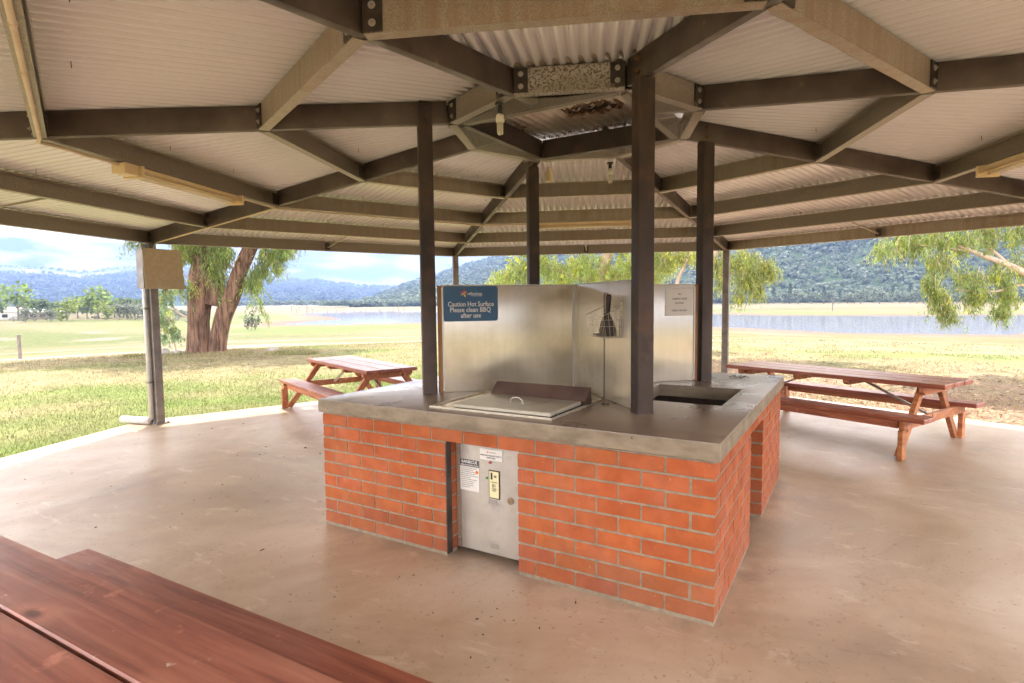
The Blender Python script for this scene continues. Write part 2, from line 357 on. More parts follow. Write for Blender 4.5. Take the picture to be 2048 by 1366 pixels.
def text(txt, size, origin, xd, up, mat, parent, name='lettering', align='CENTER', spacing=1.0, width=None, off=.0012):
    cu = bpy.data.curves.new(name, 'FONT'); cu.body = txt; cu.size = size; cu.align_x = align; cu.align_y = 'CENTER'
    cu.space_character = spacing; cu.extrude = .0003; cu.offset = size * .012; cu.resolution_u = 2
    t = bpy.data.objects.new('tmp_text', cu); COL.objects.link(t)
    bpy.context.view_layer.update()
    me = bpy.data.meshes.new_from_object(t.evaluated_get(bpy.context.evaluated_depsgraph_get()))
    bpy.data.objects.remove(t); bpy.data.curves.remove(cu)
    xd = Vector(xd).normalized(); up = Vector(up).normalized(); n = xd.cross(up)
    L = Vector((0, 0, 0)); q = parent
    while q is not None: L += q.location; q = q.parent
    sx = 1
    if width:
        xs = [v.co.x for v in me.vertices]; sx = width / max(1e-6, max(xs) - min(xs))
    for v in me.vertices:
        c = v.co.copy(); v.co = Vector(origin) + xd * c.x * sx + up * c.y + n * (c.z + off) - L
    me.name = name; me.materials.clear(); me.materials.append(mat)
    o = bpy.data.objects.new(name, me); COL.objects.link(o); o.parent = parent; return o
# ---------------------------------------------------------------- the rotunda (octagonal shelter)
R0, H0, R1, H1 = 5.936, 2.325, .954, 2.801
TT = [0, .24, .495, .748, 1]
DEP = .155; C8 = math.cos(R(22.5))
def rad(t): return R0 + (R1 - R0) * t
def hz(t): return H0 + (H1 - H0) * t
def hzr(r): return H0 + (H1 - H0) * (R0 - r) / (R0 - R1)
def pol(a, r, z): return Vector((r * math.cos(R(a)), r * math.sin(R(a)), z))
rot = thing('shelter', 'open octagonal steel shelter with corrugated roof standing over the brick barbecue base', 'shelter', (0, 0, 0))
# hips
def hip(k):
    a = 45 * k; b = MB(); d = pol(a, 1, 0); side = pol(a + 90, 1, 0)
    r_in = R1 if k % 2 == 1 else .60
    p0 = pol(a, R0 + .02, hzr(R0 + .02) + DEP / 2); p1 = pol(a, r_in, hzr(r_in) + DEP / 2)
    b.bar(p0, p1, .05, DEP)
    o = b.build('hip_rafter', M['hip'], rot); weld_bevel(o, .004, 2)
    if k in (1, 3, 5, 7):
        for zz in (.04, .115):
            for s in (1, -1): MB().bolt(pol(a, 1.11, hzr(1.11) + zz) + side * .026 * s, side * s, .012, .02).build('bolt', M['rust'], o)
        pl = MB(); s = -1 if k == 3 else 1
        cen = pol(a, 1.11, hzr(1.11) + .045) + side * .031 * s
        pl.obox(cen, d, side, (0, 0, 1), .046, .005, .11)
        for zz in (.035, .115): pl.bolt(pol(a, 1.11, hzr(1.11) + zz) + side * .037 * s, side * s, .013, .01)
        pl.build('cleat', M['post'], o)
    return o
hips = [hip(k) for k in range(8)]
# channels: web on the outside, open towards the middle
def chan(dep=.150, fl=.064, lip=.016, t=.003):
    return [(0, 0), (fl, 0), (fl, lip), (fl - t, lip), (fl - t, t), (t, t), (t, dep - t), (fl - t, dep - t), (fl - t, dep - lip), (fl, dep - lip), (fl, dep), (0, dep)]
def channel(k, r, z, name, mat, cleats=True, meshed=True, ends=.034, both=True):
    am = 45 * k + 22.5; inn = pol(am, -1, 0); tg = pol(am + 90, 1, 0)
    ap = r * C8; half = r * math.sin(R(22.5))
    c = pol(am, ap, z); b = MB()
    p0 = c - tg * (half - ends); p1 = c + tg * (half - ends)
    b.prof(p0, p1, chan(), inn, (0, 0, 1))
    o = b.build(name, mat, rot); sharp(o, 20)
    for s in (-1, 1):
        pl = MB(); e = c + tg * s * (half - ends - .043) - inn * .0045 + Vector((0, 0, .075))
        pl.cm = 0; pl.obox(e, tg, inn, (0, 0, 1), .043, .004, .071); pl.cm = 1
        for zz in (-.036, .036): pl.bolt(e - inn * .004 + Vector((0, 0, zz)), -inn, .0115, .008)
        # inner fixing plate across the mouth of the channel
        pl.cm = 0
        if not meshed: pl.obox(c + tg * s * (half - ends - .03) + inn * .03 + Vector((0, 0, .075)), tg, inn, (0, 0, 1), .004, .026, .07)
        pl.build('cleat', [M['cleat'], M['bolt']], o)
    if meshed:
        m = MB(); q0 = c - tg * (half - ends - .02) + inn * .066; q1 = c + tg * (half - ends - .02) + inn * .066
        L = (q1 - q0).length; nseg = 14; vs = []; 
        for i in range(nseg + 1):
            w = .006 * math.sin(i * 2.1 + k) + (.012 if i in (0, nseg) else 0)
            q = q0.lerp(q1, i / nseg)
            vs += [q + inn * (.004 + w * .5) + Vector((0, 0, .004)), q + inn * (.003 + w * .6) + Vector((0, 0, .162 + w))]
        fs = [(2 * i, 2 * i + 2, 2 * i + 3, 2 * i + 1) for i in range(nseg)]
        uvs = [[(L * i / nseg, 0), (L * (i + 1) / nseg, 0), (L * (i + 1) / nseg, .158), (L * i / nseg, .158)] for i in range(nseg)]
        m.add(vs, fs, uvs); m.build('bird_mesh', M['mesh'], o)
    return o
for k in range(8):
    for ti, t in enumerate(TT[1:4]):
        spg = (k in (2, 3) and ti in (0, 1, 2)) or (k, ti) in ((1, 2), (3, 2), (5, 2), (6, 2), (7, 2))
        channel(k, rad(t), hz(t), 'purlin', M['galv'] if spg else M['galv2'], meshed=(k, ti) not in ((2, 1), (3, 2), (5, 2)))
    channel(k, R0, H0, 'eave_beam', M['galv'] if k == 1 else M['galv2'], meshed=k != 1)
    channel(k, R1, H1, 'ring_beam', M['pitted'] if k == 6 else M['galv2'], meshed=False)
# corrugated sheets
PIT = .076
def wave(u): q = 2 * PI * u / PIT; return .0115 * (1 + math.cos(q) - .12 * math.cos(3 * q))
for k in range(8):
    am = 45 * k + 22.5; d = pol(am, 1, 0); tg = pol(am + 90, 1, 0); b = MB()
    ao = R0 * C8 + .15; ai = R1 * C8 - .04; tn = math.tan(R(22.5)); um = ao * tn - .002
    n = int(um / (PIT / 12)); prev = None; vs = []; fs = []
    for i in range(-n, n + 1):
        u = i * PIT / 12; a0 = max(ai, abs(u) / tn); step = .0022 * (int(math.floor((u + 40) / .762)) % 2)
        for a in (a0, ao):
            z = hzr(a / C8) + DEP + .001 + wave(u) + step
            vs.append(d * a + tg * u + Vector((0, 0, z)))
        if i > -n: j = len(vs) - 4; fs.append((j, j + 1, j + 3, j + 2))
    b.add(vs, fs); o = b.build('roof_sheet', M['roof'], rot, smooth=True)
    for t in TT[1:4]:
        ap = rad(t) * C8 - .035
        for i in range(-3, 4):
            u = i * PIT * 7 + PIT * .5 * 0
            if abs(u) < ap * tn - .1:
                c = d * ap + tg * u
                # screw points that missed the purlin
        for u in (-.35, .42):
            if abs(u) < ap * tn - .15:
                c = d * (ap - .16) + tg * u; z = hzr((ap - .16) / C8) + DEP
                scr = MB(); scr.tube([c + Vector((0, 0, z + .01)), c + Vector((.004, 0, z - .03))], .0022, 5); scr.build('roof_screw', M['rust'], o)
    g = MB(); gz0 = H0 + .06; half = (ao + .0) * tn; c0 = d * (ao + .005)
    pr = [(0, 0), (.11, 0), (.11, .11), (.108, .11), (.108, .003), (.003, .003), (.003, .12), (0, .12)]
    g.prof(c0 - tg * half + Vector((0, 0, gz0 - .01)), c0 + tg * half + Vector((0, 0, gz0 - .01)), pr, d, (0, 0, 1)); g.build('gutter', M['roof'], rot)
    # short brace rod from the middle of the eave beam up to the first purlin
    br = MB(); a1 = R0 * C8 - .07; a2 = rad(TT[1]) * C8 + .01
    br.bar(d * a1 + Vector((0, 0, H0 + .05)), d * a2 + Vector((0, 0, hz(TT[1]) + .06)), .016, .016)
    o2 = br.build('brace_rod', M['galv2'], rot)
    bc = MB(); bc.obox(d * (a1 + .005) + Vector((0, 0, H0 + .07)), tg, d, (0, 0, 1), .035, .003, .05); bc.bolt(d * (a1) + Vector((0, 0, H0 + .05)), -d, .01, .008)
    bc.build('cleat', M['cleat'], o2)
# square frame under the cap, the stained cap sheet with its torn hole, the cap above
RS = .806
for k in (1, 3, 5, 7):
    p0 = pol(45 * k, RS, H1); p1 = pol(45 * k + 90, RS, H1); tg = (p1 - p0).normalized(); inn = -pol(45 * k + 45, 1, 0); b = MB()
    b.prof(p0 + tg * .004, p1 - tg * .004, [(0, 0), (.05, 0), (.05, DEP), (0, DEP)], -inn, (0, 0, 1))
    b.build('cap_beam', M['post'], rot)
def capz(x, y): return H1 + DEP + .012 + .03 * (y + .6) 
b = MB(); lip = MB(); vs = []; idx = {}
xs = [-1.0 + i * PIT / 6 for i in range(int(2.0 / (PIT / 6)) + 1)]; ys = [-1.0 + j * .05 for j in range(41)]
HX, HY = .10, .12
def inhole(x, y): return ((x - HX) / .235) ** 2 + ((y - HY + .05 * math.sin(x * 40)) / .11) ** 2 < 1
for i, x in enumerate(xs):
    for j, y in enumerate(ys):
        idx[i, j] = len(vs); vs.append((x, y, capz(x, y) + wave(x)))
fs = []
for i in range(len(xs) - 1):
    for j in range(len(ys) - 1):
        xc, yc = (xs[i] + xs[i + 1]) / 2, (ys[j] + ys[j + 1]) / 2
        if inhole(xc, yc) or math.hypot(xc, yc) > 1.1: continue
        fs.append((idx[i, j], idx[i + 1, j], idx[i + 1, j + 1], idx[i, j + 1]))
b.add(vs, fs); cs = b.build('cap_sheet', M['capsheet'], rot, smooth=True)
b = MB()
n = 60; vs = []
for i in range(n + 1):                         # ragged rolled rim of the hole
    q = 2 * PI * i / n; x = HX + .24 * math.cos(q); y = HY + .125 * math.sin(q) + .008 * math.sin(9 * q)
    z = capz(x, y) + wave(x)
    vs += [(x, y, z + .004), (x - .012 * math.cos(q), y - .01 * math.sin(q), z - .014 - .007 * math.sin(5 * q + 1)), (x - .03 * math.cos(q), y - .035 * math.sin(q), z - .004)]
fs = []
for i in range(n): fs += [(3 * i, 3 * i + 3, 3 * i + 4, 3 * i + 1), (3 * i + 1, 3 * i + 4, 3 * i + 5, 3 * i + 2)]
b.add(vs, fs); b.build('torn_rim', M['rust'], cs, smooth=True)
b = MB(); vs = []; m_ = 22
for i in range(m_ + 1):                         # bent strip of sheet hanging in the hole
    x = HX - .19 + .38 * i / m_; z = capz(x, HY) + .005 + .016 * math.sin(i * 1.15) 
    vs += [(x, HY - .045 + .02 * math.sin(i * .7), z), (x, HY + .02 + .02 * math.sin(i * .7), z + .028)]
b.add(vs, [(2 * i, 2 * i + 2, 2 * i + 3, 2 * i + 1) for i in range(m_)]); b.build('bent_strip', M['capsheet'], cs, smooth=True)
b = MB(); b.box(-.42, .60, -.32, .52, H1 + DEP + .10, H1 + DEP + .30)
b.v = [(x, y, z) for x, y, z in b.v]; b.f = [f for f in b.f if f != (3, 2, 1, 0)]; b.uv = b.uv[:5]; b.mi = b.mi[:5]
b.build('cap_cover', M['rust'], rot)
# dead leaves caught on the frame
b = MB()
for i in range(260):
    s = random.random(); e = random.choice((0, 1, 1))
    x, y = ((-.55 + 1.1 * s), .535 + random.uniform(-.03, .03)) if e else (-.545 + random.uniform(-.03, .03), -.5 + 1.05 * s)
    a = random.uniform(0, 6.3); l = random.uniform(.012, .03); c = Vector((x, y, H1 + DEP + .004 + random.uniform(0, .014)))
    dx = Vector((math.cos(a), math.sin(a), random.uniform(-.5, .5))) * l; dy = Vector((-math.sin(a), math.cos(a), random.uniform(-.5, .5))) * l * .35
    b.add([c - dx, c + dy, c + dx, c - dy], [(0, 1, 2, 3)])
tag(b.build('leaf_litter', M['rust']), 'brown dead leaves caught on top of the square frame under the roof cap', 'dead leaves', kind='stuff')
# wire mesh stretched under the ring, between ring and square frame
b = MB(); zz = H1 - .006
ringp = [pol(45 * k, R1 - .02, zz) for k in range(8)]
sq = {1: pol(45, RS - .01, zz), 3: pol(135, RS - .01, zz), 5: pol(225, RS - .01, zz), 7: pol(315, RS - .01, zz)}
for k in (0, 2, 4, 6): sq[k] = pol(45 * k, RS * math.cos(R(45)) - .0, zz)
for k in range(8):
    k2 = (k + 1) % 8; a0, a1, c0, c1 = ringp[k], ringp[k2], sq[k], sq[k2]; ns = 5
    for i in range(ns):
        for j in range(2):
            def P_(u, v):
                q = a0.lerp(a1, u).lerp(c0.lerp(c1, u), v); q = q.copy(); q.z -= .022 * math.sin(PI * u) * (1 - v * .8) + .006 * math.sin(7 * u + k * 2); return q
            quad = [P_(i / ns, j / 2), P_((i + 1) / ns, j / 2), P_((i + 1) / ns, (j + 1) / 2), P_(i / ns, (j + 1) / 2)]
            b.add(quad, [(0, 1, 2, 3)], [[(q.x * .8 + q.y * .6, q.y * .8 - q.x * .6) for q in quad]])
# folded up flaps against the ring beams
for k in (6, 7, 5):
    am = 45 * k + 22.5; tg = pol(am + 90, 1, 0); c = pol(am, R1 * C8 + .009, H1 - .004); hh = R1 * math.sin(R(22.5))
    for i in range(6):
        u0 = -hh * .75 + i * hh * .25; u1 = u0 + hh * .25
        h0_ = .10 * max(0, 1 - abs(u0 - hh * .1) / (hh * .85)); h1_ = .10 * max(0, 1 - abs(u1 - hh * .1) / (hh * .85))
        quad = [c + tg * u0, c + tg * u1, c + tg * u1 + Vector((0, 0, h1_)), c + tg * u0 + Vector((0, 0, h0_))]
        b.add(quad, [(0, 1, 2, 3)], [[(u0 + .7 * 0, 0), (u1, 0), (u1 + h1_ * .0, h1_), (u0, h0_)]])
b.build('bird_mesh', mat_mesh('fine_bird_mesh', .0095, .2, (.34, .28, .21)), rot)
# posts
QI = 1.115
def post(a, r, z0, z1, name, mat, plate=None):
    b = MB(); c = pol(a, r, 0); d = pol(a, 1, 0); s = pol(a + 90, 1, 0)
    o_ = []
    h = .05; rr = .008
    poly = []
    for sx, sy in ((1, 1), (-1, 1), (-1, -1), (1, -1)):
        q0 = math.atan2(sy, sx) - PI / 4
        for i in range(4): poly.append((sx * (h - rr) + rr * math.cos(q0 + i * PI / 6), sy * (h - rr) + rr * math.sin(q0 + i * PI / 6)))
    b.prof(c + Vector((0, 0, z0)), c + Vector((0, 0, z1)), poly, d, s)
    o = b.build(name, mat, rot); sharp(o, 40)
    if plate:
        p = MB(); p.obox(c + Vector((0, 0, z0 + .006)), d, s, (0, 0, 1), .09, .09, .006)
        for sx, sy in ((1, 1), (1, -1), (-1, 1), (-1, -1)): p.bolt(c + d * .072 * sx + s * .072 * sy + Vector((0, 0, z0 + .012)), (0, 0, 1), .009, .012)
        p.build('base_plate', mat, o)
    return o
ZC = .887
for a in (45, 135, 225, 315): post(a, QI, ZC - .02, hzr(QI + .05) + .004, 'centre_post', M['post'])
for k in range(8):
    o = post(45 * k, R0, 0.002, H0 + .004, 'edge_post', M['outpost'], True)
    # top plates between post and rafter
    c = MB(); d = pol(45 * k, 1, 0); s = pol(45 * k + 90, 1, 0)
    c.obox(pol(45 * k, R0 - .02, H0 + .07), d, s, (0, 0, 1), .045, .031, .07)
    for zz in (.035, .105):
        for q in (1, -1): c.bolt(pol(45 * k, R0 - .04, H0 + zz) + s * q * .031, s * q, .011, .008)
    c.build('cleat', M['cleat'], o)

# ---------------------------------------------------------------- floor slab
AP = 5.89
b = MB(); pts = [pol(45 * k, AP / C8, 0) for k in range(8)]
bot = [p + Vector((0, 0, -.22)) for p in pts]; rim = [pol(45 * k, (AP - .035) / C8, 0) for k in range(8)]
drop = [p + Vector((0, 0, -.006)) for p in pts]
b.add(rim + drop + bot, [tuple(range(8))] + [(k, 8 + k, 8 + (k + 1) % 8, (k + 1) % 8) for k in range(8)] + [(8 + k, 16 + k, 16 + (k + 1) % 8, 8 + (k + 1) % 8) for k in range(8)])
tag(b.build('concrete_floor', M['floor']), None, None, kind='structure')

# ---------------------------------------------------------------- brick barbecue base
HB = 1.3156; ctr = thing('brick_barbecue_base', 'square red brick barbecue base with thick concrete counter in the middle of the shelter', 'barbecue base', (0, 0, 0))
BZ0 = .02; OZ = BZ0 + 8 * .086 - .010
openings = {0: (-.25, .25), 1: (-.27, .26), 2: (-.25, .25), 3: (-.25, .25)}   # along each side, local coordinate
mort = MB(); brk = MB()
def side_frame(s):
    a = s * 90 - 90  # 0: front (-y), 1: right (+x), 2: back, 3: left
    n = Vector((round(math.cos(R(a))), round(math.sin(R(a))), 0)); t = Vector((-n.y, n.x, 0)); return n, t
brng = random.Random(5)
def brick(n, t, u0, u1, z0, dpt=.108, out=HB):
    c = n * (out - dpt / 2) + t * (u0 + u1) / 2 + Vector((0, 0, z0 + .038))
    v = brng.uniform(.90, 1.08); brk.curc = (v, v * brng.uniform(.93, 1.05), v * brng.uniform(.9, 1.08))
    X, Y, Z = t, n, Vector((0, 0, 1)); hx, hy, hz_ = (u1 - u0) / 2, dpt / 2, .0372; bv = .003
    vs = []
    tw = brng.uniform(-.0008, .0008)
    for lz, i in ((-hz_, bv), (-hz_ + bv, 0), (hz_ - bv, 0), (hz_, bv)):
        for sx, sy in ((-1, -1), (1, -1), (1, 1), (-1, 1)): vs.append(c + X * sx * (hx - i) + Y * (sy * (hy - (i if sy > 0 else 0)) + tw) + Z * lz)
    fs = [(3, 2, 1, 0), (12, 13, 14, 15)] + [(r_ * 4 + k, r_ * 4 + (k + 1) % 4, r_ * 4 + 4 + (k + 1) % 4, r_ * 4 + 4 + k) for r_ in range(3) for k in range(4)]
    brk.add(vs, fs)
for s in range(4):
    n, t = side_frame(s); o0, o1 = openings[s]
    for r_ in range(9):
        z0 = BZ0 + r_ * .086
        full = (r_ % 2 == 0) == (s % 2 == 0)
        if full: cells = [(-HB + .24 * i, -HB + .24 * i + .2290) for i in range(11)]
        else: cells = [(-HB + .12 + .24 * i, -HB + .12 + .24 * i + .2290) for i in range(10)]
        for u0, u1 in cells:
            if r_ == 8: brick(n, t, u0, u1, z0); continue
            for a0, a1 in ((u0, min(u1, o0)), (max(u0, o1), u1)):
                if a1 - a0 > .03: brick(n, t, a0, a1, z0)
    # mortar core
    g = .0035; dd = .10
    for u0, u1, za, zb in ((-HB + g if s % 2 == 0 else -HB + .112, o0 - g, .0, OZ + .01), (o1 + g, HB - g if s % 2 == 0 else HB - .112, .0, OZ + .01), (-HB + g if s % 2 == 0 else -HB + .112, HB - g if s % 2 == 0 else HB - .112, OZ + .0125, .794)):
        mort.obox(n * (HB - g - dd / 2) + t * (u0 + u1) / 2 + Vector((0, 0, (za + zb) / 2)), t, n, (0, 0, 1), (u1 - u0) / 2, dd / 2, (zb - za) / 2)
    # returns of the openings (jamb bricks run back)
    for r_ in range(8):
        for o_, sg in ((o0, -1), (o1, 1)):
            z0 = BZ0 + r_ * .086
            cc = n * (HB - .22) + t * (o_ + sg * .053) + Vector((0, 0, z0 + .038)); v = brng.uniform(.84, 1.1); brk.curc = (v, v, v)
            brk.obox(cc, t, n, (0, 0, 1), .053, .10, .038)
            mort.obox(cc + Vector((0, 0, .043)) + t * sg * .003, t, n, (0, 0, 1), .049, .10, .0049)
wall = mort.build('mortar', M['mortar'], ctr); wall.name = 'brick_wall'
bo = brk.build('brick_course', M['brick'], wall); sharp(bo, 30)
b = MB(); b.box(-HB + .012, HB - .012, -HB + .012, -HB + .11, .001, .019)
# dark steel angle on the left jamb
b = MB(); b.box(-.2545, -.2455, -HB - .002, -HB + .045, .012, OZ);
b.build('jamb_angle', M['cleat'], ctr)
# inside of the base: dark back walls so that nothing shows through
b = MB()
b.box(-.95, .95, -.80, -.78, .001, .79); b.build('inner_wall', M['mortar'], ctr); b = MB(); b.box(-.95, .95, .78, .80, .001, .79); b.build('inner_wall', M['mortar'], ctr)
# counter slab with two holes
HS = 1.337
def plate_holes(X, Y, holes, z0, z1):
    b = MB(); cell = {}
    for i in range(len(X) - 1):
        for j in range(len(Y) - 1):
            xc, yc = (X[i] + X[i + 1]) / 2, (Y[j] + Y[j + 1]) / 2
            cell[i, j] = not any(a < xc < c and e < yc < f for a, c, e, f in holes)
    for (i, j), s in cell.items():
        if not s: continue
        x0, x1, y0, y1 = X[i], X[i + 1], Y[j], Y[j + 1]
        b.cm = 0; b.add([(x0, y0, z1), (x1, y0, z1), (x1, y1, z1), (x0, y1, z1)], [(0, 1, 2, 3)])
        b.cm = 1; b.add([(x0, y0, z0), (x1, y0, z0), (x1, y1, z0), (x0, y1, z0)], [(3, 2, 1, 0)])
        for di, dj, q in ((-1, 0, ((x0, y1), (x0, y0))), (1, 0, ((x1, y0), (x1, y1))), (0, -1, ((x0, y0), (x1, y0))), (0, 1, ((x1, y1), (x0, y1)))):
            if not cell.get((i + di, j + dj), False):
                (a0, b0), (a1, b1) = q; b.add([(a0, b0, z0), (a1, b1, z0), (a1, b1, z1), (a0, b0, z1)], [(0, 1, 2, 3)])
    return b
holes = [(.54, 1.15, -.35, .39), (-1.12, -.60, -.30, .30)]
b = plate_holes([-HS, -1.12, -.60, .54, 1.15, HS], [-HS, -.35, -.30, .30, .39, HS], holes, .7955, ZC)
o = b.build('countertop', [M['counter'], M['slabedge']], ctr); weld_bevel(o, .006, 2, 50)
# pale cement haze line along the arris of the slab
# black floor and lining, painting the darkness inside the open hole
b = MB(); b.box(.50, 1.19, -.39, .43, .50, .52); b.build('hole_shade_floor', M['scraper'], ctr)
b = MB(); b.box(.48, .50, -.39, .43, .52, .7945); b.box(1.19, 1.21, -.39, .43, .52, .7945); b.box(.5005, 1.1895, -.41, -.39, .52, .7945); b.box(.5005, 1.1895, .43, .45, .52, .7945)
b.build('hole_shade_lining', M['scraper'], ctr)
# stainless splash panels on the diagonals
for k in (1, 3, 5, 7):
    d = pol(45 * k, 1, 0); s = pol(45 * k + 90, 1, 0); L0, L1 = .022, 1.022; b = MB()
    zt = 1.664
    b.obox(d * (L0 + L1) / 2 + Vector((0, 0, (ZC + .002 + zt) / 2)), d, s, (0, 0, 1), (L1 - L0) / 2, .018, (zt - ZC - .002) / 2)
    o = b.build('splash_panel', M['ss'], ctr); weld_bevel(o, .003, 2)
    e = MB(); e.obox(d * (L1 + .0135) + Vector((0, 0, (ZC + zt) / 2)), d, s, (0, 0, 1), .0125, .016, (zt - ZC - .004) / 2); e.build('panel_edge', M['timber_edge'], o)
    f = MB()
    for sg in (1, -1): f.obox(d * (L1 - .006) + s * sg * .0205 + Vector((0, 0, (ZC + zt) / 2)), d, s, (0, 0, 1), .006, .002, (zt - ZC - .03) / 2)
    f.obox(d * (L0 + L1) / 2 + Vector((0, 0, zt + .0025)), d, s, (0, 0, 1), (L1 - L0) / 2, .021, .0022)
    f.build('trim_strip', M['doorm'], o)
b = MB(); b.bar((0, 0, ZC + .003), (0, 0, 1.662), .05, .05, (1, 1, 0)); b.build('corner_strip', M['doorm'], ctr)

# service door under the counter
dy = -1.216
door = MB(); door.box(-.246, .262, dy, dy + .02, .028, .695, .003)
dr = door.build('service_door', M['doorm'], ctr); sharp(dr, 30)
b = MB(); b.box(-.245, -.212, dy - .0035, dy - .0005, .03, .693); b.build('hinge_flange', M['galv2'], dr)
for z in (.055, .09, .63, .665): b = MB(); b.tube([(-.228, dy - .004, z), (-.228, dy - .008, z)], .0052, 10); b.build('rivet', M['bolt'], dr)
b = MB(); b.box(-.215, -.076, dy - .0045, dy - .001, .395, .588); il = b.build('instruction_plate', M['label'], dr)
b = MB(); b.box(-.2145, -.0765, dy - .0052, dy - .0047, .545, .5875); b.build('plate_header', M['ink'], il)
X, U = (1, 0, 0), (0, 0, 1)
text('BARBECUE', .026, (-.1455, dy - .0052, .573), X, U, M['signwhite'], il, width=.115)
text('OPERATING INSTRUCTIONS', .0125, (-.1455, dy - .0052, .5535), X, U, M['signwhite'], il, width=.13)
lines = ['TURN POWER ON.', 'LIFT LID AND REMOVE TO SIDE.', 'PRESS BUTTON TO START.', 'ALLOW PLATE TO HEAT BEFORE COOKING.', 'DO NOT LEAVE COOKING UNATTENDED.', 'HOT PLATE. KEEP CHILDREN AWAY.', 'CLEAN PLATE WITH SCRAPER.', 'WIPE DOWN AFTER USE.', 'REPLACE LID WHEN FINISHED.']
b = MB()
for i in range(11):
    z = .533 - i * .0118; w_ = [.11, .085, .118, .09, .115, .07, .118, .1, .075, .09, .06][i]; x = -.208
    while x < -.208 + w_:
        l = random.uniform(.006, .016); b.box(x, min(x + l, -.085), dy - .0052, dy - .0046, z, z + .0038); x += l + .0035
b.build('small_print', M['inkgrey'], il)
b = MB(); b.tube([(-.092, dy - .0046, .515), (-.092, dy - .0054, .515)], .011, 14); b.build('warning_dot', M['orange'], il)
b = MB(); b.box(-.068, .090, dy - .004, dy - .001, .603, .668); wl = b.build('ignition_label', M['label'], dr)
text('PRESS AND HOLD BUTTON TO', .0125, (.011, dy - .004, .6305), X, U, M['ink'], wl, width=.148)
text('IGNITE BBQ', .0125, (.011, dy - .004, .6165), X, U, M['ink'], wl, width=.062)
text('reflections', .0095, (.022, dy - .004, .6505), X, U, M['inkgrey'], wl, width=.044)
b = MB()
for i in range(5): 
    q = 2 * PI * i / 5 + .3; c = Vector((-.012, dy - .0048, .651)); e = c + Vector((math.cos(q), 0, math.sin(q))) * .008; s_ = Vector((-math.sin(q), 0, math.cos(q))) * .0028
    b.add([c, (c + e) / 2 + s_, e, (c + e) / 2 - s_], [(0, 1, 2, 3)])
b.build('logo', M['orange'], wl)
b = MB(); b.tube([(.004, dy, .590), (.004, dy - .006, .590)], .010, 14); b.build('button_ring', M['bolt'], dr)
b = MB(); b.tube([(.004, dy - .006, .590), (.004, dy - .013, .590)], .0065, 12); b.build('start_button', M['red'], dr)
b = MB(); b.box(-.006, .070, dy - .006, dy - .001, .374, .545, .001); cp = b.build('coin_plate', M['cleat'], dr)
b = MB(); b.box(-.0005, .0645, dy - .0078, dy - .0062, .380, .539); b.build('coin_label', M['coin'], cp)
b = MB(); b.box(.010, .022, dy - .0095, dy - .008, .490, .531); b.build('coin_slot', M['ink'], cp)
b = MB(); b.box(.032, .050, dy - .0088, dy - .008, .503, .517); b.build('coin_picture', M['inkgrey'], cp)
text('ACCEPTS', .010, (.032, dy - .0078, .474), X, U, M['ink'], cp, width=.044)
text('$1', .027, (.032, dy - .0078, .4535), X, U, M['ink'], cp)
text('COINS', .0115, (.032, dy - .0078, .4345), X, U, M['ink'], cp, width=.035)
text('ONLY', .0115, (.032, dy - .0078, .423), X, U, M['ink'], cp, width=.028)
b = MB(); b.tube([(-.02, dy, .492), (-.02, dy - .007, .492)], .0068, 12); b.build('indicator_lamp', M['green'], dr)
b = MB(); b.box(-.012, .045, dy - .003, dy - .001, .338, .366); b.build('maker_plate', M['plate'], dr); b = MB(); b.box(.0, .053, dy - .003, dy - .001, .066, .095); b.build('maker_plate', M['plate'], dr)
b = MB(); b.tube([(.142, dy, .377), (.142, dy - .006, .377)], .021, 20); b.tube([(.142, dy - .006, .377), (.142, dy - .011, .377)], .014, 16)
lk = b.build('door_lock', M['brass'], dr)
b = MB(); b.box(.1405, .1435, dy - .0122, dy - .0112, .371, .383); b.build('keyhole', M['ink'], lk)

# ---------------------------------------------------------------- barbecue plate with lid
bbq = thing('barbecue_plate', 'flat stainless barbecue under its closed lid, set into the concrete counter', 'barbecue', (0, -.9, ZC))
b = MB(); b.box(-.43, .43, -1.245, -.52, ZC + .0015, ZC + .006); b.build('surround_tray', M['ss'], bbq)
b = MB()
for a0, a1, e0, e1 in ((-.43, .43, -1.245, -1.237), (-.43, .43, -.528, -.52), (-.43, -.422, -1.2365, -.5285), (.422, .43, -1.2365, -.5285)): b.box(a0, a1, e0, e1, ZC + .0065, ZC + .014)
b.build('tray_rim', M['ss'], bbq)
b = MB(); b.box(-.262, .408, -1.222, -.80, ZC + .014, ZC + .038, .004); ld = b.build('lid', M['lid'], bbq); sharp(ld, 30)
b = MB(); b.box(-.25, .398, -1.21, -.805, ZC + .0065, ZC + .0135); b.build('lid_gasket', M['cleat'], ld)
h = []
for i in range(13):
    q = PI * i / 12; h.append((.085 - .042 * math.cos(q), -1.04, ZC + .038 + .036 * math.sin(q) ** .7))
b = MB(); b.tube(h, .0042, 8); 
for x in (.043, .127): b.tube([(x, -1.04, ZC + .038), (x, -1.04, ZC + .041)], .011, 12)
b.build('handle', M['bolt'], ld, smooth=False)
b = MB(); z0, z1 = ZC + .035, ZC + .112
b.add([(-.262, -.795, z0), (.43, -.795, z0), (.43, -.71, z1), (-.262, -.71, z1), (-.262, -.775, ZC + .007), (.43, -.775, ZC + .007), (.43, -.69, ZC + .007), (-.262, -.69, ZC + .007), (-.262, -.70, z1), (.43, -.70, z1)],
      [(0, 1, 2, 3), (4, 5, 1, 0), (1, 5, 6, 9, 2), (0, 3, 8, 7, 4), (8, 9, 6, 7), (3, 2, 9, 8)])
b.build('flue_hood', M['hood'], bbq)

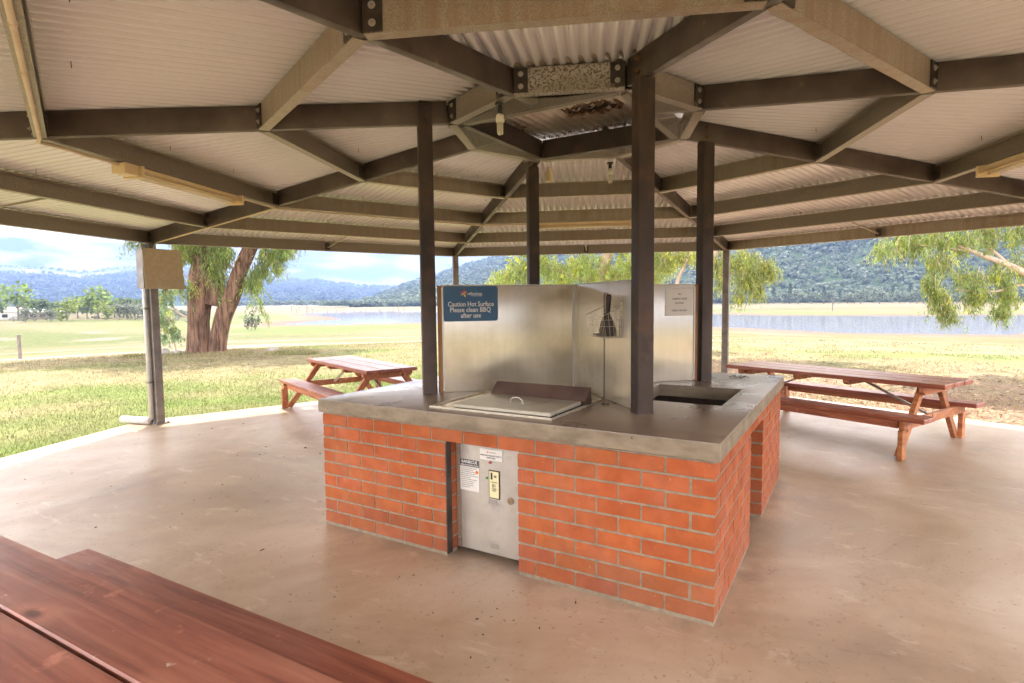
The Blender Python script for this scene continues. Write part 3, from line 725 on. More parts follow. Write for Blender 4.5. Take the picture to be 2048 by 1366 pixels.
# ---------------------------------------------------------------- signs on the panels
s2 = 2 ** -.5
t1 = Vector((s2, s2, 0)); n1 = Vector((s2, -s2, 0))       # faces of the panels on the line y = x
def onA(u, z, off=.0): return t1 * u + n1 * (.0185 + off) + Vector((0, 0, z))
us, ue, zs_, ze = -1.012, -.608, 1.404, 1.658
sg = thing('caution_sign', 'blue rounded sign reading Caution Hot Surface on the stainless panel by the left centre post', 'sign', onA(us, zs_))
def rrect(u0, u1, z0, z1, r, n=6):
    P = []
    for cx, cz, a0 in ((u1 - r, z1 - r, 0), (u0 + r, z1 - r, 90), (u0 + r, z0 + r, 180), (u1 - r, z0 + r, 270)):
        for i in range(n + 1): a = R(a0 + 90 * i / n); P.append((cx + r * math.cos(a), cz + r * math.sin(a)))
    return P
P = rrect(us, ue, zs_, ze, .02); b = MB(); k = len(P)
b.add([onA(u, z, .0) for u, z in P] + [onA(u, z, .003) for u, z in P], [tuple(range(k, 2 * k))] + [(i, (i + 1) % k, k + (i + 1) % k, k + i) for i in range(k)])
b.build('sign_board', M['bluesign'], sg)
uc = (us + ue) / 2
text('Caution Hot Surface', .05, onA(uc + .002, 1.527, .0035), t1, U, M['signwhite'], sg, width=.338)
text('Please clean BBQ', .05, onA(uc - .002, 1.486, .0035), t1, U, M['signwhite'], sg, width=.300)
text('after use', .05, onA(uc, 1.445, .0035), t1, U, M['signwhite'], sg, width=.148)
text('reflections', .030, onA(uc + .030, 1.603, .0035), t1, U, M['signwhite'], sg, width=.108)
text('HOLIDAY PARKS', .010, onA(uc + .044, 1.5875, .0035), t1, U, M['signwhite'], sg, width=.078)
cu, cz = uc - .052, 1.607
for i, (mat, ang, l) in enumerate((('red', 75, .032), ('yellow', 28, .028), ('red', -15, .020), ('yellow', -62, .034), ('yellow', -145, .026), ('magenta', 160, .030), ('teal', 118, .018), ('teal', -105, .018))):
    a = R(ang); dx, dz = math.cos(a), math.sin(a); w = l * .2; b = MB(); o_ = .004 + .0004 * i
    b.add([onA(cu, cz, o_), onA(cu + dx * l * .55 - dz * w, cz + dz * l * .55 + dx * w, o_), onA(cu + dx * l, cz + dz * l, o_), onA(cu + dx * l * .55 + dz * w, cz + dz * l * .55 - dx * w, o_)], [(0, 3, 2, 1)])
    b.build('logo_petal', M[mat], sg)
for u, z in ((us + .03, zs_ + .03), (ue - .03, zs_ + .03), (us + .03, ze - .03), (ue - .03, ze - .03)): b = MB(); b.tube([onA(u, z, .003), onA(u, z, .0055)], .0035, 8); b.build('rivet', M['bluesign'], sg)
nu0, nu1, nz0, nz1 = .752, 1.008, 1.416, 1.632
nb = thing('paper_notice', 'laminated notice reading NO CAMPING UNDER ROTUNDA on the panel behind the right hand hole', 'notice', onA(nu0, nz0, .001))
b = MB(); u0, u1 = .756, 1.052
b.add([onA(u, z, o_) for o_ in (.0005, .003) for u, z in ((u0, nz0), (u1 - .05, nz0), (u1 - .05, nz1), (u0, nz1))], [(4, 5, 6, 7), (0, 1, 5, 4), (1, 2, 6, 5), (2, 3, 7, 6), (3, 0, 4, 7)])
b.build('notice_sheet', M['paper'], nb); uc2 = (u0 + u1 - .05) / 2
for txt, z, w in (('NO', 1.588, .024), ('CAMPING UNDER', 1.550, .134), ('ROTUNDA', 1.516, .078), ('PUBLIC USE AREA', 1.457, .134)): text(txt, .019, onA(uc2, z, .0035), t1, U, M['inkgrey'], nb, width=w)

# ---------------------------------------------------------------- wire basket, scraper, chain
t2 = Vector((s2, -s2, 0)); n2 = Vector((-s2, -s2, 0))
def onB(u, o_, z): return t2 * u + n2 * (.0185 + o_) + Vector((0, 0, z))
bk = thing('wire_basket', 'small galvanised wire basket screwed to the stainless panel beside the front centre post', 'basket', onB(.75, 0, 1.31))
U0, U1, OD = .625, .905, .135
b = MB(); wr = .0013
def topz(o_): return 1.508 - (1.508 - 1.452) * o_ / OD
b.tube([onB(U0, .004, 1.508), onB(U0 - .005, OD, 1.452), onB(U1 + .005, OD, 1.452), onB(U1, .004, 1.508), onB(U0, .004, 1.508)], wr * 1.7, 6)
b.build('rim_wire', M['wire'], bk)
b = MB(); nb_ = 11
for i in range(nb_ + 1):
    u = U0 + (U1 - U0) * i / nb_; ub = U0 + .012 + (U1 - U0 - .024) * i / nb_
    b.tube([onB(u, .004, 1.508), onB(ub, .006, 1.315), onB(ub, OD - .025, 1.312), onB(u, OD, 1.452)], wr, 4)
for i in (2, 4, 6):
    o_ = .004 + (OD - .004) * i / 8
    for uu, ub in ((U0, U0 + .012), (U1, U1 - .012)): b.tube([onB(uu, o_, topz(o_)), onB(ub, .004 + (OD - .03) * i / 8, 1.314)], wr, 4)
for z, ex in ((1.385, .006), (1.425, .003)):
    f_ = (z - 1.312) / .14; b.tube([onB(U0 + ex, .004, z), onB(U0 + ex, OD - .025 * (1 - f_), z), onB(U1 - ex, OD - .025 * (1 - f_), z), onB(U1 - ex, .004, z)], wr, 4)
for i in range(4): b.tube([onB(U0 + .012, .02 + i * .028, 1.313), onB(U1 - .012, .02 + i * .028, 1.313)], wr, 4)
b.build('cage_wires', M['wire'], bk)
for u in (.628, .882):
    b = MB(); b.obox(onB(u, .002, 1.50), t2, n2, (0, 0, 1), .010, .002, .05); q = b.build('mounting_strap', M['wire'], bk)
    for z in (1.54, 1.475): b = MB(); b.tube([onB(u, .004, z), onB(u, .007, z)], .0045, 8); b.build('screw', M['cleat'], q)
sc = thing('barbecue_scraper', 'blackened barbecue scraper standing handle up in the wire basket', 'scraper', onB(.80, .06, 1.32))
b = MB(); prf = [(.035, 1.318), (.060, 1.320), (.064, 1.36), (.052, 1.405), (.030, 1.44), (.017, 1.465)]
pts = [(.80 + w * 1.0, z) for w, z in prf] + [(.80 - w * .9, z) for w, z in reversed(prf)]
SX = Vector((.86, .51, 0)); SN = Vector((.51, -.86, 0)); SO = onB(.80, .065, 0)
b.add([SO + SX * (u - .80) * .85 + Vector((0, 0, z)) for u, z in pts] + [SO + SX * (u - .80) * .85 + SN * .006 + Vector((0, 0, z)) for u, z in pts], [tuple(range(len(pts) - 1, -1, -1)), tuple(range(len(pts), 2 * len(pts)))] + [(i, (i + 1) % len(pts), len(pts) + (i + 1) % len(pts), len(pts) + i) for i in range(len(pts))])
b.build('blade', M['scraper'], sc)
b = MB(); b.tube([onB(.800, .0585, 1.44), onB(.806, .06, 1.49), onB(.812, .06, 1.54), onB(.816, .06, 1.572), onB(.817, .06, 1.582)], [.011, .014, .017, .018, .012], 12); b.build('handle', M['scraper'], sc, smooth=True)
b = MB(); b.obox(onB(.70, .06, 1.325), t2 * .99 + n2 * .1, n2, (0, 0, 1), .055, .04, .006)
b.add([onB(.645, .03, 1.319), onB(.70, .03, 1.345), onB(.755, .03, 1.352), onB(.755, .03, 1.319), onB(.645, .036, 1.319), onB(.70, .036, 1.345), onB(.755, .036, 1.352), onB(.755, .036, 1.319)], [(0, 1, 2, 3), (7, 6, 5, 4), (0, 4, 5, 1), (1, 5, 6, 2)])
tag(b.build('spatula_blade', M['scraper']), 'flat black spatula blade lying on the floor of the wire basket', 'spatula')
ch = MB()
path = [onB(.812, .088, 1.578 - .012 * i) for i in range(63) if 1.578 - .012 * i > ZC + .012]
path = [onB(.806, .05, 1.565), onB(.808, .065, 1.585), onB(.81, .080, 1.586)] + path
for i, p in enumerate(path):
    ax = t2 if i % 2 else n2; up = Vector((0, 0, 1)); pts = []
    for q in range(8):
        a = 2 * PI * q / 8; pts.append(p + ax * .0048 * math.cos(a) + up * .0085 * math.sin(a))
    pts.append(pts[0]); ch.tube(pts, .0014, 4, cap=False)
for i in range(9):
    a = i * .7; p = onB(.812 + .012 * math.cos(a) + i * .003, .088 + .016 * math.sin(a), ZC + .005 + .004 * (i % 2)); pts = []
    for q in range(8):
        w = 2 * PI * q / 8; pts.append(p + Vector((math.cos(w + a) * .0085, math.sin(w + a) * .005, .001 * math.sin(w))))
    pts.append(pts[0]); ch.tube(pts, .0014, 4, cap=False)
tag(ch.build('chain', M['scraper']), 'thin dark chain hanging from the scraper down to the counter', 'chain')
ch = MB()
for i in range(22):
    a = i * .9; p = Vector((1.0 + .05 * math.cos(a) + .002 * i, .98 + .03 * math.sin(a) + .004 * i, ZC + .006 + .005 * (i % 3))); pts = []
    for q in range(8):
        w = 2 * PI * q / 8; pts.append(p + Vector((math.cos(w + a) * .0095, math.sin(w + a) * .006, .002 * math.sin(w))))
    pts.append(pts[0]); ch.tube(pts, .0018, 4, cap=False)
tag(ch.build('chain', M['scraper']), 'small heap of dark chain lying on the counter behind the right centre post', 'chain')

# ---------------------------------------------------------------- lights, conduit, switch box, downpipe
def batten(am, label, boxed=False):
    inn = pol(am, -1, 0); tg = pol(am + 90, 1, 0); z = hz(TT[2]); c = pol(am, rad(TT[2]) * C8 - .034, z - .005)
    o = thing('fluorescent_light', label, 'light fitting', c, 'fluorescent battens under the purlins')
    b = MB(); b.prof(c - tg * .62, c + tg * .62, [(-.03, -.002), (.03, -.002), (.03, -.045), (-.03, -.045)], inn, (0, 0, 1)); b.build('housing', M['cream'], o)
    b = MB(); 
    for s in (-1, 1): b = MB(); b.prof(c - tg * .60, c + tg * .60, [(.031 * s, -.028), (.075 * s, -.062), (.075 * s, -.065), (.031 * s, -.032)], inn, (0, 0, 1)); b.build('reflector', M['cream'], o)
    b = MB(); b.tube([c - tg * .575 + Vector((0, 0, -.064)), c + tg * .575 + Vector((0, 0, -.064))], .013, 12); b.build('tube', M['white'], o, smooth=True)
    for s in (-1, 1): b = MB(); b.obox(c + tg * s * .60 + Vector((0, 0, -.045)), tg, inn, (0, 0, 1), .012, .078, .042); b.build('end_cap', M['cream'], o)
    if boxed:
        b = MB(); b.obox(c - tg * .0 + tg * boxed * .68 + Vector((0, 0, -.04)), tg, inn, (0, 0, 1), .062, .055, .038); weld_bevel(b.build('junction_box', M['cream'], o), .006)
    return o
batten(202.5, 'yellowed fluorescent light with a square junction box, under the purlin above the left lawn', 1)
batten(112.5, 'yellowed fluorescent light under the far purlin, seen between the two middle posts')
batten(22.5, 'yellowed fluorescent light at the far right edge under the sloping purlin')
batten(292.5, 'yellowed fluorescent light on the near side of the roof, above the camera')
def rp(a, t, dr=0, dz=-.012): return pol(a, rad(t) + dr, hz(t) + dz)
def along(k, t, u0, u1, n, inset=.035, dz=-.012, wob=.0):
    am = 45 * k + 22.5; tg = pol(am + 90, 1, 0); c = pol(am, rad(t) * C8 - inset, hz(t) + dz); h = rad(t) * math.sin(R(22.5))
    return [c + tg * h * (u0 + (u1 - u0) * i / n) + Vector((0, 0, wob * math.sin(i * 2.3))) for i in range(n + 1)]
cd = thing('conduit', 'cream electrical conduit clipped under the purlins from light to light', 'conduit', pol(225, rad(TT[2]), hz(TT[2])))
b = MB(); b.tube(along(5, TT[2], .95, -.93, 12, .03, -.016) + [rp(225, TT[2], -.02, -.02)] + along(4, TT[2], .93, .53, 5, .034, -.02, .003), .0125, 8)
b.tube(along(4, TT[2], -.42, -.95, 4, .034, -.014) + [rp(180, TT[2], -.03, -.016)] + along(3, TT[2], .95, -.95, 10, .034, -.014, .002) + [rp(135, TT[2], -.03, -.016)] + along(2, TT[2], .95, .5, 4, .034, -.014), .009, 8)
hipc = [pol(180, rad(TT[2]) + (R0 - rad(TT[2])) * i / 8, hzr(rad(TT[2]) + (R0 - rad(TT[2])) * i / 8) - .011) for i in range(8)]
b.tube([rp(180, TT[2], -.03, -.016)] + hipc + [pol(180, 5.80, H0 - .0), pol(180, 5.852, H0 - .05), pol(180, 5.868, H0 - .16)], .010, 8)
b.build('conduit_pipe', M['conduit'], cd, smooth=True)
for p in along(5, TT[2], .8, -.8, 4, .03, -.016) + along(3, TT[2], .8, -.8, 5, .034, -.014): b = MB(); b.tube([p + Vector((-.004, .003, 0)), p + Vector((.004, -.003, 0))], .0155, 10); b.build('saddle_clip', M['conduit'], cd)
def cfl(p, label, drop=.06):
    o = thing('light_bulb', label, 'light bulb', p, 'compact fluorescent bulbs under the ring')
    p = Vector(p); b = MB(); b.tube([p, p - Vector((0, 0, drop))], .015, 12); b.tube([p + Vector((0, 0, .004)), p - Vector((0, 0, .006))], .03, 12); b.build('socket', M['black'], o)
    q = p - Vector((0, 0, drop)); b = MB(); b.tube([q, q - Vector((0, 0, .008)), q - Vector((0, 0, .03)), q - Vector((0, 0, .052)), q - Vector((0, 0, .055))], [.012, .024, .0275, .0275, .02], 16); b.build('ballast', M['white'], o, smooth=True)
    b = MB()
    for i in range(3):
        a = 2 * PI * i / 3 + .4; c = q + Vector((math.cos(a), math.sin(a), 0)) * .013; t = Vector((-math.sin(a), math.cos(a), 0)) * .008; pts = []
        pts = [c + t - Vector((0, 0, .054)), c + t - Vector((0, 0, .118))] + [c + t * math.cos(w) - Vector((0, 0, .118 + .008 * math.sin(w))) for w in (PI / 4, PI / 2, 3 * PI / 4)] + [c - t - Vector((0, 0, .118)), c - t - Vector((0, 0, .054))]
        b.tube(pts, .0062, 8)
    b.build('lamp_tubes', M['white'], o, smooth=True); return o
cfl((-.12, -.86, 2.79), 'white compact fluorescent bulb hanging nearest, left of the front centre post', .058)
cfl((-.11, 1.02, 2.79), 'white compact fluorescent bulb hanging just left behind the front centre post', .05)
b = MB(); b.box(-.70, -.645, .875, .92, 2.665, 2.755); b.box(-.69, -.655, .885, .91, 2.755, 2.80)
tag(weld_bevel(b.build('sensor_box', M['cream']), .006), 'small yellowed box hanging beside the head of the far centre post', 'electrical box')
# switch box
bx = thing('switch_box', 'grey galvanised switch box with its lid ajar on the left edge post', 'electrical box', (-5.80, .03, 1.75))
b = MB(); b.box(-5.886, -5.73, -.205, .262, 1.752, 2.24, .004); b.build('box_body', M['outpost'], bx)
b = MB(); L_ = [(-5.722, 2.245), (-5.718, 2.249), (-5.668, 1.748), (-5.672, 1.744)]
b.add([(x, -.212, z) for x, z in L_] + [(x, .269, z) for x, z in L_], [(0, 1, 2, 3), (7, 6, 5, 4), (0, 4, 5, 1), (1, 5, 6, 2), (2, 6, 7, 3), (3, 7, 4, 0)])
b.build('box_lid', pbr('bronze_spangled_lid', (.50, .41, .27), (.60, .50, .34), 22, .42, metal=.2, bmp=.04, spots=(.55, .46, .32), spot_scale=40, spot_lo=.6, spot_hi=.7), bx)
b = MB(); b.box(-5.70, -5.675, .0, .05, 1.722, 1.744); b.tube([(-5.69, .025, 1.722), (-5.69, .03, 1.69)], .008, 8); b.build('hasp', M['brass'], bx)
# downpipe
dp = thing('downpipe', 'grey downpipe on the left edge post, turned out onto the lawn at its foot', 'downpipe', (-5.97, -.10, 0))
b = MB(); b.tube([(-5.955, -.084, 2.32), (-5.955, -.084, .07)], .030, 14, cap=True); b.build('vertical_pipe', M['tank'], dp, smooth=True)
b = MB(); b.tube([(-5.955, -.10, .052), (-6.1, -.135, .05), (-6.42, -.21, .048)], .048, 16); b.build('outlet_pipe', M['tank'], dp, smooth=True)
for z in (.55, 1.5): b = MB(); b.obox((-5.955, -.083, z), (1, 0, 0), (0, 1, 0), (0, 0, 1), .037, .034, .012); b.build('pipe_clip', M['outpost'], dp)

# ---------------------------------------------------------------- picnic tables
def wcol(): v = random.uniform(.86, 1.14); return (v, v * random.uniform(.93, 1.05), v * random.uniform(.9, 1.08))
def table(name, label, cx, cy, deg, L=2.4, mats=('wood', 'woodleg'), inset=.2):
    o = thing(name, label, 'picnic table', (cx, cy, 0), 'timber picnic tables under the shelter', R(deg))
    W = M[mats[0]]; WL = M[mats[1]]
    b = MB(); w = .228
    for i in (-1, 0, 1):
        b.curc = wcol(); e0, e1 = random.uniform(-.008, .008), random.uniform(-.008, .008)
        b.box(-L / 2 + e0, L / 2 + e1, i * (w + .010) - w / 2, i * (w + .010) + w / 2, .655, .700, .005)
    tt = sharp(b.build('tabletop', W, o, local=True), 30)
    for x in (-L / 2 + inset, L / 2 - inset):
        for i in (-1, 0, 1):
            for q in (-.06, .06): b = MB(); b.tube([(x - .045, i * .238 + q, .6985), (x - .045, i * .238 + q, .7012)], .0055, 8); b.build('screw_head', M['cleat'], tt, local=True)
    for s in (-1, 1):
        b = MB(); b.curc = wcol(); b.box(-L / 2 + .01, L / 2 - .01, s * .655 - .125, s * .655 + .125, .372, .415, .005); sb = sharp(b.build('seat', W, o, local=True), 30)
        b = MB(); b.curc = wcol(); b.box(-L / 2 + inset + .05, L / 2 - inset - .05, s * .70 - .018, s * .70 + .018, .29, .3715, .003); b.build('seat_rail', WL, sb, local=True)
    for e in (-1, 1):
        x = e * (L / 2 - inset)
        b = MB(); b.curc = wcol(); b.box(x - .022, x + .022, -.765, .765, .285, .371, .003); b.build('cross_bar', WL, o, local=True)
        b = MB(); b.curc = wcol()
        b.add([(x - .022 + q * .044, y, z) for q in (0, 1) for y, z in ((-.30, .575), (.30, .575), (.345, .61), (.345, .654), (-.345, .654), (-.345, .61))], [(5, 4, 3, 2, 1, 0), (6, 7, 8, 9, 10, 11)] + [(i, (i + 1) % 6, 6 + (i + 1) % 6, 6 + i) for i in range(6)])
        b.build('top_bearer', WL, o, local=True)
        for s in (-1, 1):
            b = MB(); b.curc = wcol(); xx = x - e * .0455
            b.bar((xx, s * .70, .0), (xx, s * .215, .653), .045, .088, (0, 1, 0)); 
            b.v = [(p[0], p[1], max(0.001, min(.654, p[2]))) for p in b.v]; lg = b.build('leg', WL, o, local=True)
            b = MB(); b.curc = wcol(); b.box(xx - .022 + e * .0, xx + .022, s * .745 - .044, s * .745 + .044, .001, .2845, .003)
            b.v = [(p[0] + e * .0455, p[1], p[2]) for p in b.v]; b.build('foot_post', WL, o, local=True)
    for e in (-1, 1):
        b = MB(); b.curc = wcol(); x = e * .28
        b.add([(x - .03 + q * .06, y, z) for q in (0, 1) for y, z in ((-.29, .60), (.29, .60), (.335, .625), (.335, .654), (-.335, .654), (-.335, .625))], [(5, 4, 3, 2, 1, 0), (6, 7, 8, 9, 10, 11)] + [(i, (i + 1) % 6, 6 + (i + 1) % 6, 6 + i) for i in range(6)])
        b.build('top_bearer', WL, o, local=True)
        b = MB(); b.bar((e * .33, 0, .62), (e * (L / 2 - inset - .03), 0, .33), .035, .02); b.build('diagonal_brace', M['galv2'], o, local=True)
    return o
table('picnic_table', 'long red brown picnic table on the right, by the right rear floor edge', 1.655, 3.565, -24.5, 2.4)
table('picnic_table', 'red brown picnic table at the left floor edge with one end in the sun', -4.23, 1.86, -21.5, 2.2, ('wood', 'woodleg'), .14)
table('picnic_table', 'dark red picnic table nearest the camera, cut off by the bottom left corner', .02, -3.56, 1.4, 2.44)
# ---------------------------------------------------------------- terrain
LAKE_L=[(-150,115),(-165,140),(-172,160),(-215,190),(-290,236),(-345,300),(-345,350),(-280,335),(-200,300),(-120,270),(-52,250),(-33,232),(0,229),(60,246),(160,280),(260,240),(200,170),(110,170),(50,165),(29,140),(23,122),(1,119),(-8,126),(-19,134),(-29,139),(-80,150),(-120,140),(-131,120)]
def sdist(x,y,P=LAKE_L):
    d=1e18;ins=False;n=len(P)
    for i in range(n):
        ax,ay=P[i];bx,by=P[(i+1)%n]
        dx=bx-ax;dy=by-ay;t=((x-ax)*dx+(y-ay)*dy)/(dx*dx+dy*dy);t=0 if t<0 else 1 if t>1 else t
        q=(x-ax-t*dx)**2+(y-ay-t*dy)**2
        if q<d:d=q
        if (ay>y)!=(by>y) and x<(bx-ax)*(y-ay)/(by-ay)+ax: ins=not ins
    d=math.sqrt(d);return -d if ins else d
def ss(a,b,x):
    t=(x-a)/(b-a);t=0 if t<0 else 1 if t>1 else t
    return t*t*(3-2*t)
def gz(x,y,sd=None):
    d=math.hypot(x,y);az=math.degrees(math.atan2(y,x))%360
    t=max(0.,min(1.,(d-16)/94));drop=4.75*t**1.12
    left=ss(148,156,az)*(1-ss(200,230,az))
    drop-=left*2.0*ss(90,200,d)
    z=-0.12-drop
    z+=ss(240,520,d)*(2.0)
    if sd is None: sd=sdist(x,y) if d>60 else 50
    if d>60:
        k=1-ss(0,25,sd)
        z=z*(1-k)+(-5.05)*k if sd>0 else -5.05+max(-1.5,sd*.06)
        if sd>0 and k>0: z+=0.25*ss(0,6,sd)*k
    if d>15: z+=0.12*ss(15,40,d)*(math.sin(x*.13+y*.05)+math.sin(y*.11-x*.07+1))*.5*(1 if sd>8 else max(0,sd/8))
    return z
def nz(x, y, s, z=0): return noise.noise(Vector((x * s, y * s, z)))
def mixv(a, b, t): t = max(0, min(1, t)); return tuple(p + (q - p) * t for p, q in zip(a, b))
DRY = (.355, .295, .165); DRY2 = (.28, .24, .12); GRN = (.195, .22, .075); LUSH = (.165, .215, .055); DIRT = (.44, .34, .26); MUD = (.30, .21, .16); FARG = (.24, .28, .09)
def gcol(x, y, sd):
    d = math.hypot(x, y); az = math.degrees(math.atan2(y, x)) % 360
    if d < 60:
        n = nz(x, y, .18) + .5 * nz(x, y, .6, 3)
        c = mixv(DRY, DRY2, .5 + n)
        c = mixv(c, GRN, (nz(x, y, .28, 9) + .5 * nz(x, y, 1.1, 4)) * 1.6 + .05)
        # greener strip of lawn beside the floor on the left
        if 130 < az < 215: c = mixv(c, LUSH, (1 - ss(1.0, 4.5, abs(d - 8.2))) * (.55 + .8 * nz(x, y, .7, 5)))
        # red dirt and litter ground on the right
        if az < 122: c = mixv(c, (.42, .28, .19), (1 - ss(9, 15, d)) * (.75 + .6 * nz(x, y, .9, 2)) * (1 - ss(104, 120, az)))
    else:
        n = nz(x * .35 + y * .1, y, .06) + .5 * nz(x * .3, y, .2, 2)
        c = mixv(DRY, DRY2, .5 + n); c = mixv(c, GRN, nz(x * .4, y, .035, 7) * 2 - .05)
    # pale vehicle track crossing behind the big tree
    tr = 24 + 7 * math.sin(R(az - 95) * 2.2); w = 2.0 + 1.0 * nz(x, y, .1)
    if 100 < az < 175:
        k = 1 - ss(.4, 1.3, abs(d - tr - 3 * nz(x, y, .05)) / w); c = mixv(c, DIRT, k * (.9 + .5 * nz(x, y, .5)))
        k = 1 - ss(.3, 1.2, abs(d - tr * 1.55 - 5 * nz(x, y, .04)) / (w * 1.1)); c = mixv(c, DIRT, k * .85)
    c = mixv(c, DIRT, (nz(x, y, .12, 21) - .30) * 3 * (1 if d > 12 else 0))
    if d > 60:
        k = 1 - ss(4, 22, sd) if sd > 0 else 1
        c = mixv(c, MUD, k * .9)
        k2 = ss(14, 24, sd) * (1 - ss(34, 70, sd)); c = mixv(c, FARG, k2 * (.8 + nz(x, y, .03)))
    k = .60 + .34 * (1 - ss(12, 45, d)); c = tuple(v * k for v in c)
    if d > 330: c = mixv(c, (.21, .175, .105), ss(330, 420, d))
    return c
fine_az = [70 + .38 * i for i in range(int(110 / .38))]; coarse = [180 + 7 * i for i in range(36)]; AZ = fine_az + coarse
RAD = [3.0, 5.6]; 
while RAD[-1] < 720: RAD.append(RAD[-1] * 1.024 + .01)
while RAD[-1] < 9000: RAD.append(RAD[-1] * 1.25)
vs = [(0, 0, -.12)]; cs_ = [DRY]; fs = []; na = len(AZ)
for r_ in RAD:
    for a in AZ:
        x, y = r_ * math.cos(R(a)), r_ * math.sin(R(a)); sd = sdist(x, y) if 60 < r_ < 720 else 50
        z = gz(x, y, sd); z += (.02 * nz(x, y, .9) if r_ > 8 else 0)
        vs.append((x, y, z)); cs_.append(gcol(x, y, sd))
for j in range(na): fs.append((0, 1 + j, 1 + (j + 1) % na))
for i in range(len(RAD) - 1):
    for j in range(na): a = 1 + i * na; fs.append((a + j, a + na + j, a + na + (j + 1) % na, a + (j + 1) % na))
b = MB(); b.v = vs; b.f = fs; b.c = cs_; b.uv = [None] * len(fs); b.mi = [0] * len(fs)
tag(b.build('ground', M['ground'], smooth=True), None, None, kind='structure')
b = MB(); b.add([(-420, 60, -5.0), (340, 60, -5.0), (340, 420, -5.0), (-420, 420, -5.0)], [(0, 1, 2, 3)])
tag(b.build('lake_water', M['water']), None, None, kind='structure')

# hills
def interp(P, x):
    if x <= P[0][0]: return P[0][1]
    for (a, b_), (c, d_) in zip(P, P[1:]):
        if x <= c: t = (x - a) / (c - a); t = t * t * (3 - 2 * t) if False else t; return b_ + (d_ - b_) * t
    return P[-1][1]
CX, CY, CZ = 1.856, -4.0586, 1.5487
HILLS = {}
def hill(name, prof, r0, r1, a0, a1, colf, wob, step=.5, nr=34, shp=.9):
    def hgt(a, t):
        H = 1.55 + r1 * math.tan(R(interp(prof, a))); base = -4.5
        if H < base: return base - 3
        x, y = math.cos(R(a)), math.sin(R(a)); rr = r0 + (r1 - r0) * t
        rid = noise.noise(Vector((a * .16, t * 1.3, 1))) + .5 * noise.noise(Vector((a * .45, t * 3, 5)))
        s = t ** shp * (1 - .22 * (1 - t)) 
        return base + (H - base) * (s + rid * wob * t * (1 - t) * 2) 
    b = MB(); A = []; a = a0
    while a <= a1: A.append(a); a += step
    vs = []; cc = []
    for i in range(nr + 6):
        t = i / nr
        for a in A:
            if t <= 1: rr = r0 + (r1 - r0) * t; z = hgt(a, t)
            else: rr = r1 + (t - 1) * (r1 - r0) * 1.5; z = hgt(a, 1) * (1 - (t - 1) * 2.2)
            x = CX + rr * math.cos(R(a)); y = CY + rr * math.sin(R(a)); vs.append((x, y, z)); cc.append(colf(a, min(t, 1)))
    na = len(A); fs = [(i * na + j, i * na + j + 1, (i + 1) * na + j + 1, (i + 1) * na + j) for i in range(nr + 5) for j in range(na - 1)]
    b.v = vs; b.c = cc; b.f = fs; b.uv = [None] * len(fs); b.mi = [0] * len(fs)
    o = b.build(name, M['hill'], smooth=True); tag(o, None, None, kind='structure')
    def pt(a, t): rr = r0 + (r1 - r0) * t; return (CX + rr * math.cos(R(a)), CY + rr * math.sin(R(a)), hgt(a, t))
    HILLS[name] = pt; return pt
FOR = (.075, .105, .05); FORD = (.06, .09, .048); CLR = (.34, .31, .17)
def c_right(a, t): return mixv(FOR, FORD, .5 + noise.noise(Vector((a * .3, t * 4, 0))))
def c_left(a, t):
    n = noise.noise(Vector((a * .35, t * 5, 2))) + .4 * noise.noise(Vector((a * 1.4, t * 14, 2)))
    c = mixv(FOR, FORD, .5 + n)
    if a > 150: c = mixv(c, CLR, (ss(.80, .97, t)) * (.55 + 1.6 * n) * ss(149, 157, a))
    if 139 < a < 146: c = mixv(c, CLR, (n - .18) * 3 * (1 - ss(.2, .8, t)))
    return c
PR = [(40, 5), (60, 8), (75, 10), (85, 11), (95, 11.5), (105, 9.6), (112, 7.2), (118, 5.3), (122.6, 4.1), (126.8, 2.85), (128.3, 2.25), (129.6, 1.95), (132, 1.1), (134.5, .45), (137, .05), (141, -.25), (150, -.6)]
PL = [(90, 1.5), (120, 1.0), (129, 1.2), (132.6, 1.35), (134.5, 1.42), (136.3, 1.62), (137.5, 1.75), (139, 1.95), (141, 2.02), (142.5, 1.9), (144.5, 1.95), (147, 2.3), (150, 2.95), (153.3, 3.05), (155.2, 2.75), (157.3, 2.42), (159.1, 2.7), (162, 2.8), (168, 2.6), (180, 2.2), (200, 1.5)]
hr = hill('hill_right', PR, 560, 1500, 40, 150, c_right, .22, .6)
hl = hill('hill_far', PL, 1500, 2900, 95, 200, c_left, .25, .5)

# ---------------------------------------------------------------- foliage helpers
def mesh_np(name, V, F, C, mat, parent=None, smooth=False):
    me = bpy.data.meshes.new(name); n = len(V); k = F.shape[1]
    me.vertices.add(n); me.vertices.foreach_set('co', np.asarray(V, dtype=np.float32).ravel())
    me.loops.add(F.size); me.loops.foreach_set('vertex_index', F.ravel().astype(np.int32))
    me.polygons.add(len(F)); me.polygons.foreach_set('loop_start', (np.arange(len(F)) * k).astype(np.int32))
    try: me.polygons.foreach_set('loop_total', np.full(len(F), k, dtype=np.int32))
    except Exception: pass
    me.update(calc_edges=True)
    a = me.color_attributes.new('col', 'FLOAT_COLOR', 'POINT'); a.data.foreach_set('color', np.c_[C, np.ones(n)].astype(np.float32).ravel())
    me.materials.append(mat)
    if smooth: me.polygons.foreach_set('use_smooth', [True] * len(me.polygons))
    o = bpy.data.objects.new(name, me); COL.objects.link(o)
    if parent: o.parent = parent
    return o
